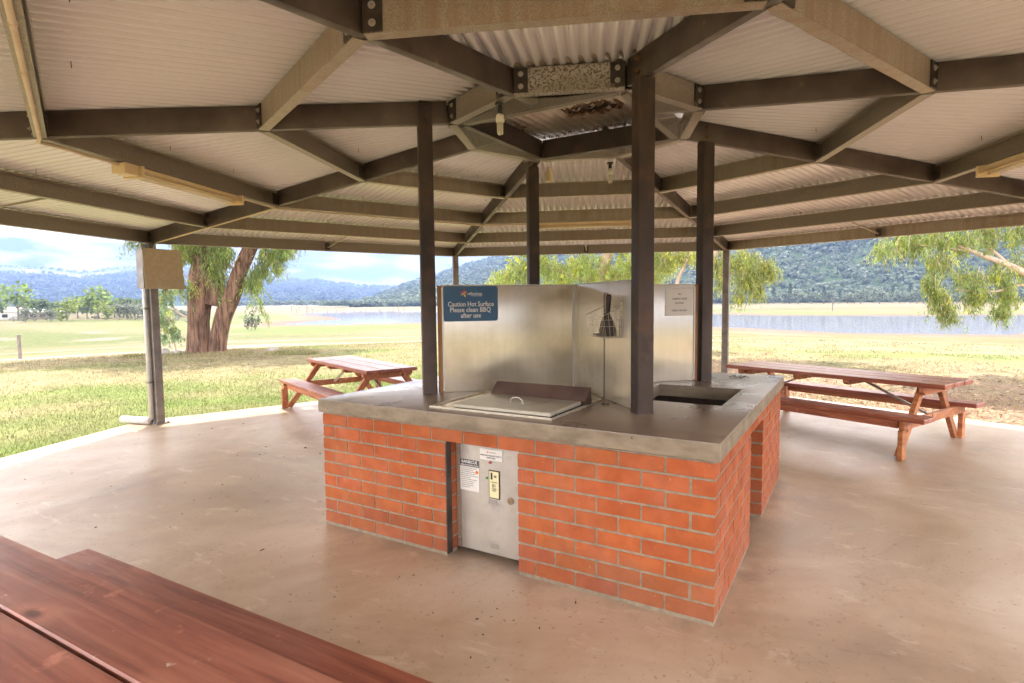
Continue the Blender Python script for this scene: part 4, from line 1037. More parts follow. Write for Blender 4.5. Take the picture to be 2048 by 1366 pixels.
def leaves(P, D, L, W, C, rg):
    """P base points, D unit directions, L lengths, W widths -> diamond quads"""
    n = len(P); r_ = rg.normal(size=(n, 3)); S = np.cross(D, r_); S /= np.linalg.norm(S, axis=1)[:, None] + 1e-9
    m = P + D * (L * .45)[:, None]; V = np.empty((n, 4, 3)); V[:, 0] = P; V[:, 1] = m + S * (W / 2)[:, None]; V[:, 2] = P + D * L[:, None]; V[:, 3] = m - S * (W / 2)[:, None]
    return V.reshape(-1, 3), np.arange(4 * n).reshape(-1, 4), np.repeat(C, 4, axis=0)
def sprays(centres, rg, n_spray, n_leaf, drop, L, W, base, var=.35, yellow=.2, flat=False):
    """centres: (x, y, z, rx, rz, weight): hanging sprays of leaves filling an ellipsoid"""
    PP = []; DD = []; CC = []; tw = []
    wts = np.array([c[5] for c in centres], float); wts /= wts.sum()
    for c, w in zip(centres, wts):
        m = max(1, int(n_spray * w))
        for i in range(m):
            v = rg.normal(size=3); v /= np.linalg.norm(v); v *= rg.random() ** .45
            o = np.array([c[0] + v[0] * c[3], c[1] + v[1] * c[3], c[2] + v[2] * c[4]])
            h = rg.normal(size=3) * .35; h[2] = 0; ln = drop * rg.uniform(.5, 1.25); tint = rg.uniform(1 - var, 1 + var); yl = rg.random() < yellow
            pts = [o + h * ln * t - np.array([0, 0, ln * (t ** 1.3)]) for t in (0, .33, .66, 1.)]; tw.append(pts)
            t = rg.random(n_leaf); p = o + h * (ln * t)[:, None] - np.array([[0, 0, 1]]) * (ln * t ** 1.3)[:, None] + rg.normal(size=(n_leaf, 3)) * .035 * (L / .12)
            d = rg.normal(size=(n_leaf, 3)) * .42; d[:, 2] -= (.12 if flat else 1); d /= np.linalg.norm(d, axis=1)[:, None]
            k = np.array(base) * tint
            if yl: k = k * np.array([1.5, 1.25, .8])
            cc = k[None, :] * rg.uniform(.65, 1.4, size=(n_leaf, 1))
            PP.append(p); DD.append(d); CC.append(cc)
    P = np.vstack(PP); D = np.vstack(DD); C = np.vstack(CC); n = len(P)
    return leaves(P, D, L * rg.uniform(.6, 1.3, n), W * rg.uniform(.7, 1.3, n), C, rg), tw
def trunk_mesh(b, pts, rs, n=14, seed=0, rough=.06):
    o = len(b.v); b.tube(pts, rs, n)
    for i in range(o, len(b.v)):
        x, y, z = b.v[i]; k = i - o; ring = k // n
        if ring < len(pts):
            c = Vector(pts[ring]); v = Vector((x, y, z)) - c; w = 1 + rough * 2.2 * noise.noise(Vector((math.atan2(v.y, v.x) * 2.2 + seed, z * .5, seed))) + rough * noise.noise(Vector((math.atan2(v.y, v.x) * 6, z * 1.2, seed)))
            b.v[i] = tuple(c + v * w)
def smooth_path(pts, rs, k=5):
    out = []; ro = []; n = len(pts); P_ = [Vector(p) for p in pts]
    for i in range(n - 1):
        a, b_, c, d = P_[max(i - 1, 0)], P_[i], P_[i + 1], P_[min(i + 2, n - 1)]
        for j in range(k):
            t = j / k; out.append(.5 * ((2 * b_) + (-a + c) * t + (2 * a - 5 * b_ + 4 * c - d) * t * t + (-a + 3 * b_ - 3 * c + d) * t ** 3)); ro.append(rs[i] + (rs[i + 1] - rs[i]) * t)
    out.append(P_[-1]); ro.append(rs[-1]); return out, ro
def gum(name, label, base, limbs, crown, n_spray, n_leaf, drop, L, W, col, bark='bark', hidden=None, twigs=True, group=None, seed=1, yellow=.2, nseg=14):
    rg = np.random.default_rng(seed); o = thing(name, label, 'tree', base, group)
    b = MB()
    for i, (pts, rs) in enumerate(limbs[0]): p, r_ = smooth_path(pts, rs); trunk_mesh(b, p, r_, nseg, seed + i * 3.1)
    b.build('trunk', M[bark], o, smooth=True)
    b = MB()
    for i, (pts, rs) in enumerate(limbs[1]): p, r_ = smooth_path(pts, rs); b.tube(p, r_, 7)
    (V, F, C), tw = sprays(crown, rg, n_spray, n_leaf, drop, L, W, col, yellow=yellow)
    if twigs:
        for t in tw[::2]: b.tube([Vector(p) for p in t], [.006, .005, .004, .002], 3, cap=False)
    if b.v: b.build('branches', M['palebark'], o, smooth=True)
    if hidden:
        (V2, F2, C2), _ = sprays(hidden[0], rg, hidden[1], 14, drop * 1.0, .42, .15, col, yellow=yellow, flat=True)
        F = np.vstack([F, F2 + len(V)]); V = np.vstack([V, V2]); C = np.vstack([C, C2])
    V = V - np.array(base)
    mesh_np('crown', V, F, C, M['leaf'], o); return o
GC = (.30, .36, .12)
# big two-trunked gum on the left lawn
B1 = (-19.3, 8.75, gz(-19.3, 8.75))
T1 = [([(-19.48, 8.65, -.6), (-19.50, 8.64, -.1), (-19.46, 8.66, .9), (-19.32, 8.72, 2.0), (-19.22, 8.8, 2.7)], [.54, .42, .37, .42, .33]),
      ([(-19.35, 8.80, 1.6), (-19.42, 8.72, 2.6), (-19.22, 8.84, 3.3), (-19.05, 8.9, 4.0), (-18.8, 9.0, 5.2), (-18.5, 9.2, 7.5)], [.42, .34, .28, .30, .24, .12]),
      ([(-18.95, 8.95, 1.5), (-18.9, 9.0, 2.2), (-19.35, 8.62, 3.4), (-19.8, 8.4, 5.4)], [.32, .3, .2, .14]),
      ([(-18.84, 8.98, -.6), (-18.86, 8.98, -.1), (-18.66, 9.10, .95), (-18.30, 9.32, 1.9), (-17.98, 9.5, 2.85), (-17.62, 9.7, 3.7), (-17.25, 9.92, 4.7), (-16.6, 10.3, 7.0)], [.42, .32, .30, .31, .26, .25, .27, .2])]
L1 = [([(-18.1, 9.4, 2.7), (-18.6, 9.1, 3.3), (-19.1, 8.7, 3.75)], [.05, .04, .03]), ([(-18.2, 9.3, 2.6), (-17.9, 9.2, 3.05), (-17.6, 9.2, 3.3)], [.03, .02, .01]),
      ([(-19.4, 8.6, 2.6), (-19.9, 8.4, 2.62), (-20.6, 8.1, 2.4)], [.03, .02, .01]), ([(-19.6, 8.5, 1.0), (-20.1, 8.2, 1.3), (-20.6, 8.0, 2.1)], [.04, .03, .015]),
      ([(-17.5, 9.8, 4.0), (-16.9, 10.1, 3.9), (-16.4, 10.4, 3.5)], [.05, .035, .015]), ([(-19.8, 8.3, .2), (-20.1, 8.1, .6), (-20.5, 8.0, 1.2)], [.03, .02, .01])]
CR1 = [(-19.75, 8.4, 3.75, .5, .5, 9), (-19.3, 8.4, 3.9, .6, .4, 9), (-18.6, 9.0, 3.35, .45, .6, 11), (-18.3, 9.0, 3.7, .5, .5, 9), (-18.75, 9.0, 2.7, .3, .35, 5), (-18.5, 9.1, 2.1, .2, .3, 2.5),
       (-19.4, 8.2, 2.3, .35, .3, 3), (-16.9, 10.1, 3.6, .5, .4, 8), (-16.5, 10.4, 3.75, .4, .35, 6), (-16.75, 10.2, 3.1, .3, .3, 3), (-17.3, 9.9, 3.1, .25, .5, 5), (-17.45, 9.7, 2.5, .22, .4, 5), (-17.55, 9.8, 1.7, .18, .2, 1.2),
       (-21.3, 7.5, 3.95, .3, .25, 2), (-17.3, 9.9, 1.25, .12, .08, .5), (-17.8, 9.6, 2.6, .3, .4, 4)]
HID1 = [(-19.3, 8.8, 8.2, 3.6, 2.4, 5), (-16.6, 10.4, 7.8, 2.8, 2.4, 4), (-21.5, 7.6, 7.0, 2.4, 1.8, 3), (-15.5, 8.8, 7.0, 2.0, 1.6, 2), (-21, 10.5, 7.2, 2.2, 1.8, 2), (-17.5, 7.2, 7.4, 2.0, 1.6, 2), (-16.0, 6.4, 7.2, 2.2, 1.2, 3), (-18.6, 5.6, 7.0, 2.2, 1.2, 3), (-21.2, 5.6, 6.8, 2.2, 1.2, 3), (-23.4, 6.4, 6.6, 2.0, 1.2, 2), (-14.0, 8.2, 6.8, 1.8, 1.2, 2)]
gum('gum_tree', 'huge eucalyptus with two red brown peeling trunks leaning apart on the left lawn', B1, (T1, L1), CR1, 760, 22, .55, .17, .028, (.27, .36, .12), hidden=(HID1, 3000), seed=3, nseg=26)
# leafy suckers at its foot
rg = np.random.default_rng(11)
sh = thing('shrub', 'pale green sucker shrub at the foot of the huge eucalyptus, beside the left edge post', 'shrub', (-20.4, 8.1, gz(-20.4, 8.1)))
(V, F, C), tw = sprays([(-20.45, 8.0, 1.9, .38, .5, 5), (-20.55, 8.0, 1.1, .45, .55, 6), (-20.1, 8.1, .55, .25, .45, 3), (-20.6, 7.9, .35, .2, .3, 1)], rg, 150, 18, .25, .12, .04, (.30, .40, .22), yellow=.25)
mesh_np('foliage', V - np.array(sh.location), F, C, M['leaf'], sh)
b = MB(); b.tube([(-20.2, 8.2, -.4), (-20.3, 8.1, .6), (-20.5, 8, 1.8)], [.03, .02, .008], 6); b.tube([(-20.3, 8.15, -.4), (-20.6, 8.0, .5), (-20.7, 7.9, 1.2)], [.02, .015, .006], 6); b.build('stem', M['palebark'], sh)
# tree behind the right centre post (its branches show over the panels)
B2 = (-2.3, 11.4, gz(-2.3, 11.4))
T2 = [([(-2.3, 11.4, -.4), (-2.2, 11.4, .6), (-1.98, 11.6, 1.5), (-1.7, 11.8, 1.95), (-1.45, 11.95, 2.7), (-1.1, 12.1, 4.2), (-.9, 12.2, 6.5)], [.2, .17, .14, .12, .11, .09, .05]),
      ([(-2.1, 11.5, 1.3), (-2.25, 11.4, 1.95), (-2.0, 11.5, 2.6), (-1.7, 11.7, 3.4)], [.07, .05, .045, .03])]
L2 = [([(-2.2, 11.4, 1.6), (-2.5, 11.2, 1.72), (-2.9, 11.0, 1.65)], [.02, .015, .006]), ([(-1.5, 11.9, 2.4), (-.9, 12.2, 2.2), (-.3, 12.5, 2.15)], [.02, .015, .006]), ([(-.9, 12.2, 1.9), (-.5, 12.4, 1.75), (-.35, 12.5, 1.5)], [.012, .008, .004])]
CR2 = [(-2.7, 11.2, 2.75, .45, .3, 7), (-2.85, 11.1, 2.2, .28, .3, 5), (-2.0, 11.6, 2.8, .45, .22, 6), (-1.35, 12.0, 2.6, .35, .35, 6), (-1.2, 12.0, 2.1, .2, .25, 2), (-.75, 12.3, 2.6, .4, .35, 8), (-.6, 12.35, 2.15, .35, .3, 7), (-.25, 12.5, 2.45, .25, .25, 4),
       (-.85, 12.2, 1.75, .15, .25, 2), (-.45, 12.4, 1.85, .18, .18, 2.2), (-.1, 12.6, 2.3, .2, .18, 2)]
HID2 = [(-1.3, 12.1, 6.0, 2.2, 1.6, 5), (-3.2, 11.4, 5.6, 1.8, 1.3, 3), (.4, 12.6, 5.2, 1.5, 1.2, 2)]
gum('gum_tree', 'slender eucalyptus whose thin pale branches and drooping leaves show behind the two right centre posts', B2, (T2, L2), CR2, 640, 20, .32, .11, .02, (.32, .39, .125), 'palebark', hidden=(HID2, 220), seed=5, yellow=.35, nseg=10)
# dense tree behind the middle
B3 = (-5.9, 14.3, gz(-5.9, 14.3))
T3 = [([(-5.9, 14.3, -.5), (-5.85, 14.4, 1.2), (-5.6, 14.6, 2.6), (-5.2, 14.9, 4.5), (-4.9, 15, 6.5)], [.26, .22, .19, .13, .06])]
L3 = [([(-5.7, 14.5, 2.0), (-6.8, 14.0, 2.5), (-7.8, 13.6, 2.9)], [.06, .04, .02]), ([(-5.6, 14.6, 2.2), (-4.8, 14.9, 2.4), (-4.1, 15.2, 2.45)], [.06, .04, .02])]
CR3 = [(-8.7, 13.1, 2.35, .5, .42, 7), (-8.2, 13.3, 2.7, .5, .4, 7), (-7.5, 13.6, 2.9, .7, .4, 9), (-7.0, 13.9, 2.4, .7, .5, 9), (-6.2, 14.2, 2.9, .8, .45, 10), (-5.6, 14.5, 2.3, .8, .5, 10), (-4.8, 14.9, 2.8, .8, .5, 10), (-4.3, 15.1, 2.3, .7, .45, 9), (-3.7, 15.3, 2.9, .5, .4, 5), (-9.0, 12.9, 2.0, .35, .25, 3), (-7.8, 13.4, 1.9, .6, .3, 5), (-6.0, 14.3, 1.8, .8, .3, 5)]
HID3 = [(-6, 14.4, 5.4, 2.6, 1.7, 5), (-3.9, 15.2, 4.8, 1.6, 1.3, 3), (-8, 13.5, 4.4, 1.6, 1.2, 3)]
gum('gum_tree', 'dense yellow green eucalyptus behind the stainless panels in the middle', B3, (T3, L3), CR3, 1150, 20, .38, .13, .026, (.38, .47, .14), 'palebark', hidden=(HID3, 300), seed=8, yellow=.3, nseg=10)
# tree at the right, trunk outside the picture
B4 = (6.2, 10.2, gz(6.2, 10.2))
T4 = [([(6.2, 10.2, -.4), (6.1, 10.1, 1.0), (5.7, 9.9, 3.0), (5.2, 9.7, 5.5)], [.27, .23, .17, .08]), ([(6.05, 10.1, .9), (5.3, 9.7, 1.35), (4.33, 9.1, 1.93), (3.95, 8.88, 2.12), (3.58, 8.66, 2.29), (3.15, 8.45, 2.5)], [.10, .085, .065, .05, .035, .015])]
L4 = [([(4.2, 9.05, 1.98), (3.7, 8.75, 2.45), (3.3, 8.6, 2.75)], [.03, .02, .008]), ([(6.0, 10.0, 1.0), (5.2, 9.6, 1.5), (4.33, 9.1, 1.72), (3.9, 8.85, 1.62), (3.3, 8.5, 1.66)], [.04, .03, .024, .02, .008]), ([(3.58, 8.66, 2.29), (3.0, 8.3, 2.4), (2.4, 7.95, 2.45)], [.018, .012, .005])]
CR4 = [(2.25, 7.85, 2.45, .18, .16, 3.5), (2.5, 8.0, 2.62, .2, .18, 4), (2.7, 8.15, 2.45, .22, .2, 4), (2.95, 8.3, 2.65, .3, .2, 6), (3.05, 8.35, 2.2, .22, .2, 5), (3.4, 8.55, 2.6, .3, .25, 6), (3.8, 8.8, 2.65, .3, .25, 6), (4.3, 9.1, 2.7, .3, .25, 5),
       (2.95, 8.3, 1.85, .15, .18, 4.5), (3.1, 8.4, 1.55, .18, .2, 6), (3.2, 8.4, 1.3, .14, .15, 4), (3.5, 8.6, 1.9, .25, .22, 5), (3.6, 8.65, 1.6, .22, .18, 5), (3.95, 8.85, 1.95, .25, .25, 5), (4.1, 9.0, 1.6, .18, .2, 4), (4.0, 8.9, 1.3, .12, .15, 2.5), (4.4, 9.2, 2.2, .25, .3, 4)]
HID4 = [(5.0, 9.6, 5.0, 2.2, 1.5, 5), (3.4, 9.2, 4.6, 1.8, 1.2, 4), (6.4, 10.6, 5.5, 2.0, 1.4, 3), (4.0, 10.6, 4.8, 1.6, 1.2, 3)]
gum('gum_tree', 'eucalyptus at the right edge with long pale limbs and hanging leafy sprays', B4, (T4, L4), CR4, 760, 22, .24, .085, .015, (.29, .38, .12), 'palebark', hidden=(HID4, 520), seed=9, yellow=.3, nseg=10)
# tree outside the left edge, one spray hanging into view
B5 = (-19.5, -.9, gz(-19.5, -.9))
T5 = [([(-19.5, -.9, -.5), (-19.4, -.8, 2), (-19.0, -.5, 4.5), (-18.6, 0, 7)], [.3, .25, .2, .1])]
gum('gum_tree', 'eucalyptus just outside the left edge, only a hanging spray of leaves showing under the roof', B5, (T5, [([(-19.3, -.6, 3.6), (-18.6, .6, 4.0), (-18.1, 1.4, 4.0)], [.05, .03, .01])]), [(-17.9, 1.55, 3.9, .35, .25, 4), (-18.0, 1.3, 3.3, .25, .35, 4), (-18.6, .8, 4.2, .5, .3, 4)], 110, 20, .5, .13, .026, GC, hidden=([(-19, -.8, 7, 2.6, 1.8, 1)], 160), seed=21)

# ---------------------------------------------------------------- distant woods and trees
def ico(sub):
    bm = bmesh.new(); bmesh.ops.create_icosphere(bm, subdivisions=sub, radius=1); bm.verts.ensure_lookup_table()
    V = np.array([v.co[:] for v in bm.verts]); F = np.array([[v.index for v in f.verts] for f in bm.faces]); bm.free(); return V, F
I1 = ico(1); I2 = ico(2)
def blobs(P, S, C, I, rg, jit=.28):
    V0, F0 = I; n = len(P); k = len(V0)
    V = V0[None] * (1 + rg.normal(size=(n, k, 1)) * jit) * S[:, None, :]; V = V + P[:, None, :]
    F = F0[None] + (np.arange(n) * k)[:, None, None]
    CC = C[:, None, :] * rg.uniform(.8, 1.2, size=(n, k, 1)); CC = CC * (1 + .0 * V0[None, :, 2:3])
    return V.reshape(-1, 3), F.reshape(-1, 3), CC.reshape(-1, 3)
rg = np.random.default_rng(4)
def scatter(pt, n, a0, a1, t0, t1, size, nq, col, lift=.6, tall=1.0, dens=None):
    """n tree crowns, each a clump of nq leafy facets filling a rounded volume"""
    P = []; S = []; C = []
    while len(P) < n:
        a = rg.uniform(a0, a1); t = t0 + (t1 - t0) * rg.random()
        if dens and rg.random() > dens(a, t): continue
        x, y, z = pt(a, t)
        if z < -5: continue
        s = size * rg.uniform(.65, 1.35); P.append((x, y, z + s * lift)); S.append((s, s, s * tall * rg.uniform(.8, 1.2)))
        c = np.array(col) * rg.uniform(.9, 1.2)
        if rg.random() < .25: c = c * np.array([1.2, 1.2, 1.25])
        C.append(c)
    P = np.repeat(np.array(P), nq, 0); S = np.repeat(np.array(S), nq, 0); C = np.repeat(np.array(C), nq, 0); m = len(P)
    u = rg.normal(size=(m, 3)); u /= np.linalg.norm(u, axis=1)[:, None]; u[:, 2] = np.abs(u[:, 2]) * 1.0 - .25
    c0 = P + u * S * (rg.random((m, 1)) ** .3) * .85
    D = rg.normal(size=(m, 3)) + u * .0; D /= np.linalg.norm(D, axis=1)[:, None]; N_ = u + rg.normal(size=(m, 3)) * .16 + np.array([0, 0, .25]); X = np.cross(D, N_); X /= np.linalg.norm(X, axis=1)[:, None]; Y = np.cross(N_, X); Y /= np.linalg.norm(Y, axis=1)[:, None]
    r_ = S[:, :1] * .32 * rg.uniform(.7, 1.3, (m, 1)); V = np.empty((m, 4, 3)); V[:, 0] = c0 - X * r_; V[:, 1] = c0 + Y * r_ * .8; V[:, 2] = c0 + X * r_; V[:, 3] = c0 - Y * r_ * .8
    C = C * rg.uniform(.85, 1.15, (m, 1)); return V.reshape(-1, 3), np.arange(4 * m).reshape(-1, 4), np.repeat(C, 4, 0)
def join(parts):
    V = []; F = []; C = []; o = 0
    for v, f, c in parts: V.append(v); F.append(f + o); C.append(c); o += len(v)
    return np.vstack(V), np.vstack(F), np.vstack(C)
G1 = (.075, .105, .05); G2 = (.12, .15, .085)
def ring_(d0, d1): 
    def f(a, t): rr = d0 + (d1 - d0) * t; x, y = CX + rr * math.cos(R(a)), CY + rr * math.sin(R(a)); return (x, y, gz(x, y, 60))
    return f
V, F, C = join([scatter(ring_(505, 560), 700, 76, 126, 0, 1, 4.2, 22, G2, .9), scatter(hr, 3200, 76, 136, .0, .25, 4.6, 18, G2), scatter(hr, 4200, 76, 135, .2, .6, 6.2, 14, G1), scatter(hr, 3400, 76, 133, .5, 1.0, 8.5, 12, G1), scatter(hr, 600, 118, 134, .93, 1.0, 6, 8, G1)])
tag(mesh_np('forest', V, F, C, M['farleaf']), 'dense eucalyptus and pine forest covering the big hillside behind the lake on the right', 'forest', kind='stuff')
V, F, C = join([scatter(hl, 4200, 128, 166, .05, .9, 11, 7, (.05, .075, .045), dens=lambda a, t: 1 if a < 150 or t < .8 else .2), scatter(hl, 300, 128, 166, .97, 1.0, 9, 8, (.05, .07, .045), 1.0), scatter(hl, 420, 128, 150, .93, 1.0, 9, 8, (.05, .07, .045), .8)])
tag(mesh_np('forest', V, F, C, M['farleaf']), 'blue wooded ridge with scattered crest trees far behind on the left', 'forest', kind='stuff')
V, F, C = join([scatter(ring_(560, 640), 650, 128.5, 139, 0, 1, 3.4, 12, (.10, .135, .085), 1.0), scatter(ring_(700, 800), 260, 139, 150, 0, 1, 4.4, 10, (.10, .13, .09), .9)])
tag(mesh_np('forest', V, F, C, M['farleaf']), 'low belt of grey green trees along the far shore in the middle', 'forest', kind='stuff')
V, F, C = join([scatter(ring_(255, 380), 240, 151.5, 168, .05, 1, 2.3, 16, (.13, .165, .085), 1.0), scatter(ring_(236, 300), 110, 150, 156.5, 0, 1, 1.9, 14, (.17, .19, .13), 1.0), scatter(ring_(205, 240), 40, 150, 163, 0, 1, 1.0, 12, (.19, .19, .13), .6)])
tag(mesh_np('forest', V, F, C, M['farleaf']), 'scrub and small trees spread behind the farm trees on the left', 'scrub', kind='stuff')

def far_tree(name, seed, h, w, col, kind='round', n=260):
    rg = np.random.default_rng(seed); o = thing(name, '', 'tree', (0, 0, 0)); b = MB()
    b.tube([(0, 0, -.5), (.1, 0, h * .25), (0, .1, h * .6)], [h * .028, h * .02, h * .008], 5); 
    if kind != 'pine':
        for i in range(4): a = i * 1.7; b.tube([(0, 0, h * .3), (math.cos(a) * w * .3, math.sin(a) * w * .3, h * .6)], [h * .012, h * .005], 4)
    b.build('trunk', M['deadwood'], o)
    u = rg.normal(size=(n, 3)); u /= np.linalg.norm(u, axis=1)[:, None]; rr = rg.random(n) ** .4
    if kind == 'pine':
        t = rg.random(n) ** .8; q = rg.uniform(0, 6.28, n); ra = (1 - t) ** .8 * w * .5 * rg.uniform(.4, 1, n); P = np.c_[ra * np.cos(q), ra * np.sin(q), h * (.22 + .78 * t)]
    else:
        lob = rg.normal(size=(9, 3)) * np.array([w * .2, w * .2, h * .17]); k = rg.integers(0, 9, n)
        P = lob[k] + u * rr[:, None] * np.array([w * .26, w * .26, h * .2]) + np.array([0, 0, h * .58])
    D = rg.normal(size=(n, 3)); D /= np.linalg.norm(D, axis=1)[:, None]; s = h * .085 if kind != 'pine' else h * .06
    C = np.array(col)[None] * rg.uniform(.6, 1.4, (n, 1)); V, F, CC = leaves(P, D, np.full(n, s * 1.5), np.full(n, s * 1.2), C, rg)
    mesh_np('crown', V, F, CC, M['farleaf'], o); return o
def place(proto, spots, group, label, cat='tree'):
    reg(); first = True
    for (x, y, z, s) in spots:
        o = proto if first else copy_tree(proto); first = False
        o.location = (x, y, z); o.scale = (s, s, s * random.uniform(.9, 1.1)); o.rotation_euler = (0, 0, random.uniform(0, 6)); tag(o, label, cat, group)
def cpt(a, d, dz=0):
    x, y = CX + d * math.cos(R(a)), CY + d * math.sin(R(a)); return (x, y, gz(x, y, 60 if d < 200 else None) + dz)
pines = [(*cpt(a, random.uniform(455, 500)), random.uniform(.75, 1.2)) for a in [79 + .62 * i + random.uniform(-.25, .25) for i in range(60)] if not 116 < a < 122]
place(far_tree('pine_tree', 31, 12, 5.5, (.085, .125, .06), 'pine'), pines[::2], 'pines along the far shore', 'dark green pine at the front of the wood on the far shore, right')
place(far_tree('gum_tree', 33, 11, 9, (.17, .21, .14)), pines[1::2], 'pale gums along the far shore', 'pale grey green gum at the front of the wood on the far shore, right')
farm = {'a': [(161.0, 232, 1.25), (160.6, 205, .5), (159.2, 236, 1.0)], 'b': [(158.6, 226, .85), (157.1, 214, 1.25), (155.0, 240, 1.0), (156.0, 238, .9)]}
place(far_tree('gum_tree', 41, 11, 11, (.20, .27, .08)), [(*cpt(161.2, 238), 1.0)], None, 'broad bright green tree standing beside the white farmhouse at far left')
place(far_tree('gum_tree', 42, 11, 10.5, (.19, .26, .08)), [(*cpt(156.3, 232), 1.08)], None, 'tall round bright green tree left of the switch box, tallest of the farm trees')
place(far_tree('gum_tree', 43, 7, 6.5, (.23, .28, .07)), [(*cpt(158.3, 215), 1.0), (*cpt(155.8, 212), .8)], 'yellow green farm trees', 'small yellow green tree in the paddock in front of the farm trees')
place(far_tree('gum_tree', 44, 8, 7, (.13, .175, .085)), [(*cpt(a, d), s) for a, d, s in ((162.6, 232, .9), (160.3, 246, .95), (159.6, 236, 1), (158.9, 248, .9), (157.6, 246, 1), (157, 252, .9), (155.2, 240, .9), (154.6, 250, .95), (154.1, 232, .9), (153.6, 242, 1), (163.5, 240, 1.1))], 'olive green farm trees', 'olive green tree among the farm trees at far left')
place(far_tree('gum_tree', 45, 6, 5, (.2, .22, .16)), [(*cpt(a, d), s) for a, d, s in ((160.8, 208, .8), (159.3, 204, .7), (155.6, 226, .9), (154.9, 222, .9), (154.3, 220, 1), (153.8, 214, .9), (153.2, 222, 1), (152.8, 228, .95))], 'pale grey farm saplings', 'pale grey green sapling in the scrub at the foot of the farm trees')
place(far_tree('bush', 46, 5, 5, (.09, .10, .06)), [(*cpt(145.0, 150), .75)], None, 'single dark bush on the bank just right of the huge eucalyptus', 'bush')
# dead drowned trees
def dead(seed, h):
    rg = random.Random(seed); b = MB(); top = Vector((rg.uniform(-.5, .5), 0, h)); b.tube([(0, 0, -.5), (.1, 0, h * .5), top], [h * .045, h * .032, h * .008], 5)
    for i in range(7): a = rg.uniform(0, 6.3); z = h * rg.uniform(.35, .85); l = h * rg.uniform(.15, .35); b.tube([(.08, 0, z), (math.cos(a) * l * .6, math.sin(a) * l * .6, z + l * .4), (math.cos(a) * l, math.sin(a) * l, z + l)], [h * .018, h * .012, h * .004], 4)
    return tag(b.build('dead_tree', M['deadwood']), '', 'dead tree')
sp = [(*cpt(131.2 + i * .33 + random.uniform(-.2, .2), random.uniform(372, 420)), random.uniform(.5, 1.0)) for i in range(32)]
place(dead(1, 5.2), sp[::2], 'drowned dead trees', 'bare dead trunk standing on the far lake shore in the middle', 'dead tree'); place(dead(2, 4.4), sp[1::2], 'drowned dead trees', 'bare dead trunk standing on the far lake shore in the middle', 'dead tree')
place(dead(3, 5.5), [(-7.6, 293, gz(-7.6, 293), 1.0)], None, 'lone bare dead tree on the green strip beyond the lake, right', 'dead tree')
place(dead(4, 4), [(-47, 300, gz(-47, 300), .9)], None, 'crooked dead trunk beyond the lake, just right of the rear edge post', 'dead tree')
# farmhouse and shed
def house(name, label, a, d, w, dp_, h, wall, roofc, rot_):
    x, y, z = cpt(a, d); o = thing(name, label, 'house', (x, y, z - .3), None, R(rot_)); b = MB(); b.box(-w / 2, w / 2, -dp_ / 2, dp_ / 2, 0, h)
    b.build('wall', wall, o, local=True); b = MB(); e = .5
    b.add([(-w / 2 - e, -dp_ / 2 - e, h + .02), (w / 2 + e, -dp_ / 2 - e, h + .02), (w / 2 + e, dp_ / 2 + e, h + .02), (-w / 2 - e, dp_ / 2 + e, h + .02), (-w / 2 - e, 0, h + 1.6), (w / 2 + e, 0, h + 1.6)], [(0, 1, 5, 4), (2, 3, 4, 5), (1, 2, 5), (3, 0, 4), (3, 2, 1, 0)])
    b.build('roof', roofc, o, local=True)
    for i in range(3):
        b = MB(); cx = -w * .3 + i * w * .3; b.box(cx - .7, cx + .7, dp_ / 2 + .01, dp_ / 2 + .06, .9, 2.0); b.box(cx - .7, cx + .7, -dp_ / 2 - .06, -dp_ / 2 - .01, .9, 2.0); b.build('window', M['black'], o, local=True)
    return o
house('farmhouse', 'long low white farmhouse with a grey roof among the farm trees, partly hidden', 161.1, 262, 13, 7, 2.8, M['label'], M['galv2'], 72)
house('shed', 'pale blue grey shed roof between the farm trees, right of the farmhouse', 159.7, 258, 9, 6, 2.6, M['galv2'], M['label'], 66)
fn = thing('paddock_fence', 'short rail fence in the paddock in front of the white farmhouse', 'fence', cpt(161.0, 215)); b = MB()
p0 = Vector(cpt(161.5, 215)); p1 = Vector(cpt(160.3, 215))
for t in (0, .5, 1): q = p0.lerp(p1, t); b.tube([q - Vector((0, 0, .3)), q + Vector((0, 0, 1.5))], .12, 5)
b.build('post', M['deadwood'], fn); b = MB(); b.tube([p0 + Vector((0, 0, 1.3)), p1 + Vector((0, 0, 1.3))], .08, 5); b.build('rail', M['deadwood'], fn)
# cable bollard at the far left
a_, d_ = 161.25, 31
bp = Vector(cpt(a_, d_)); fp = thing('bollard', 'thin grey cable bollard alone on the grass at the far left', 'bollard', bp); b = MB(); b.tube([bp - Vector((0, 0, .2)), bp + Vector((0, 0, 1.0))], .065, 10); b.build('post', M['outpost'], fp)
b = MB(); q = Vector(cpt(168, 31)); n_ = 10
for z in (.92, .5): b.tube([bp.lerp(q, i / n_) + Vector((0, 0, z - .22 * math.sin(PI * i / n_))) for i in range(n_ + 1)], .012, 4)
b.build('cable', M['outpost'], fp)
# stones by the big tree
reg()
def stone(x, y, s, label, seed):
    rg_ = random.Random(seed); V0, F0 = I2; V = V0 * (1 + np.array([[rg_.uniform(-.12, .12)] for _ in range(len(V0))])) * np.array([s, s * .8, s * .55])
    b = MB(); b.add([tuple(v) for v in V], [tuple(int(k) for k in f) for f in F0]); o = b.build('stone', M['stone'], smooth=True); o.location = (x, y, gz(x, y) + s * .15); return tag(o, label, 'stone')
stone(-20.9, 8.0, .38, 'larger grey stone at the foot of the sucker shrub', 1); stone(-20.2, 8.2, .24, 'small grey stone between the shrub and the big trunk', 2); stone(-17.0, 10.0, .26, 'low dark stone in the grass right of the huge eucalyptus', 3)

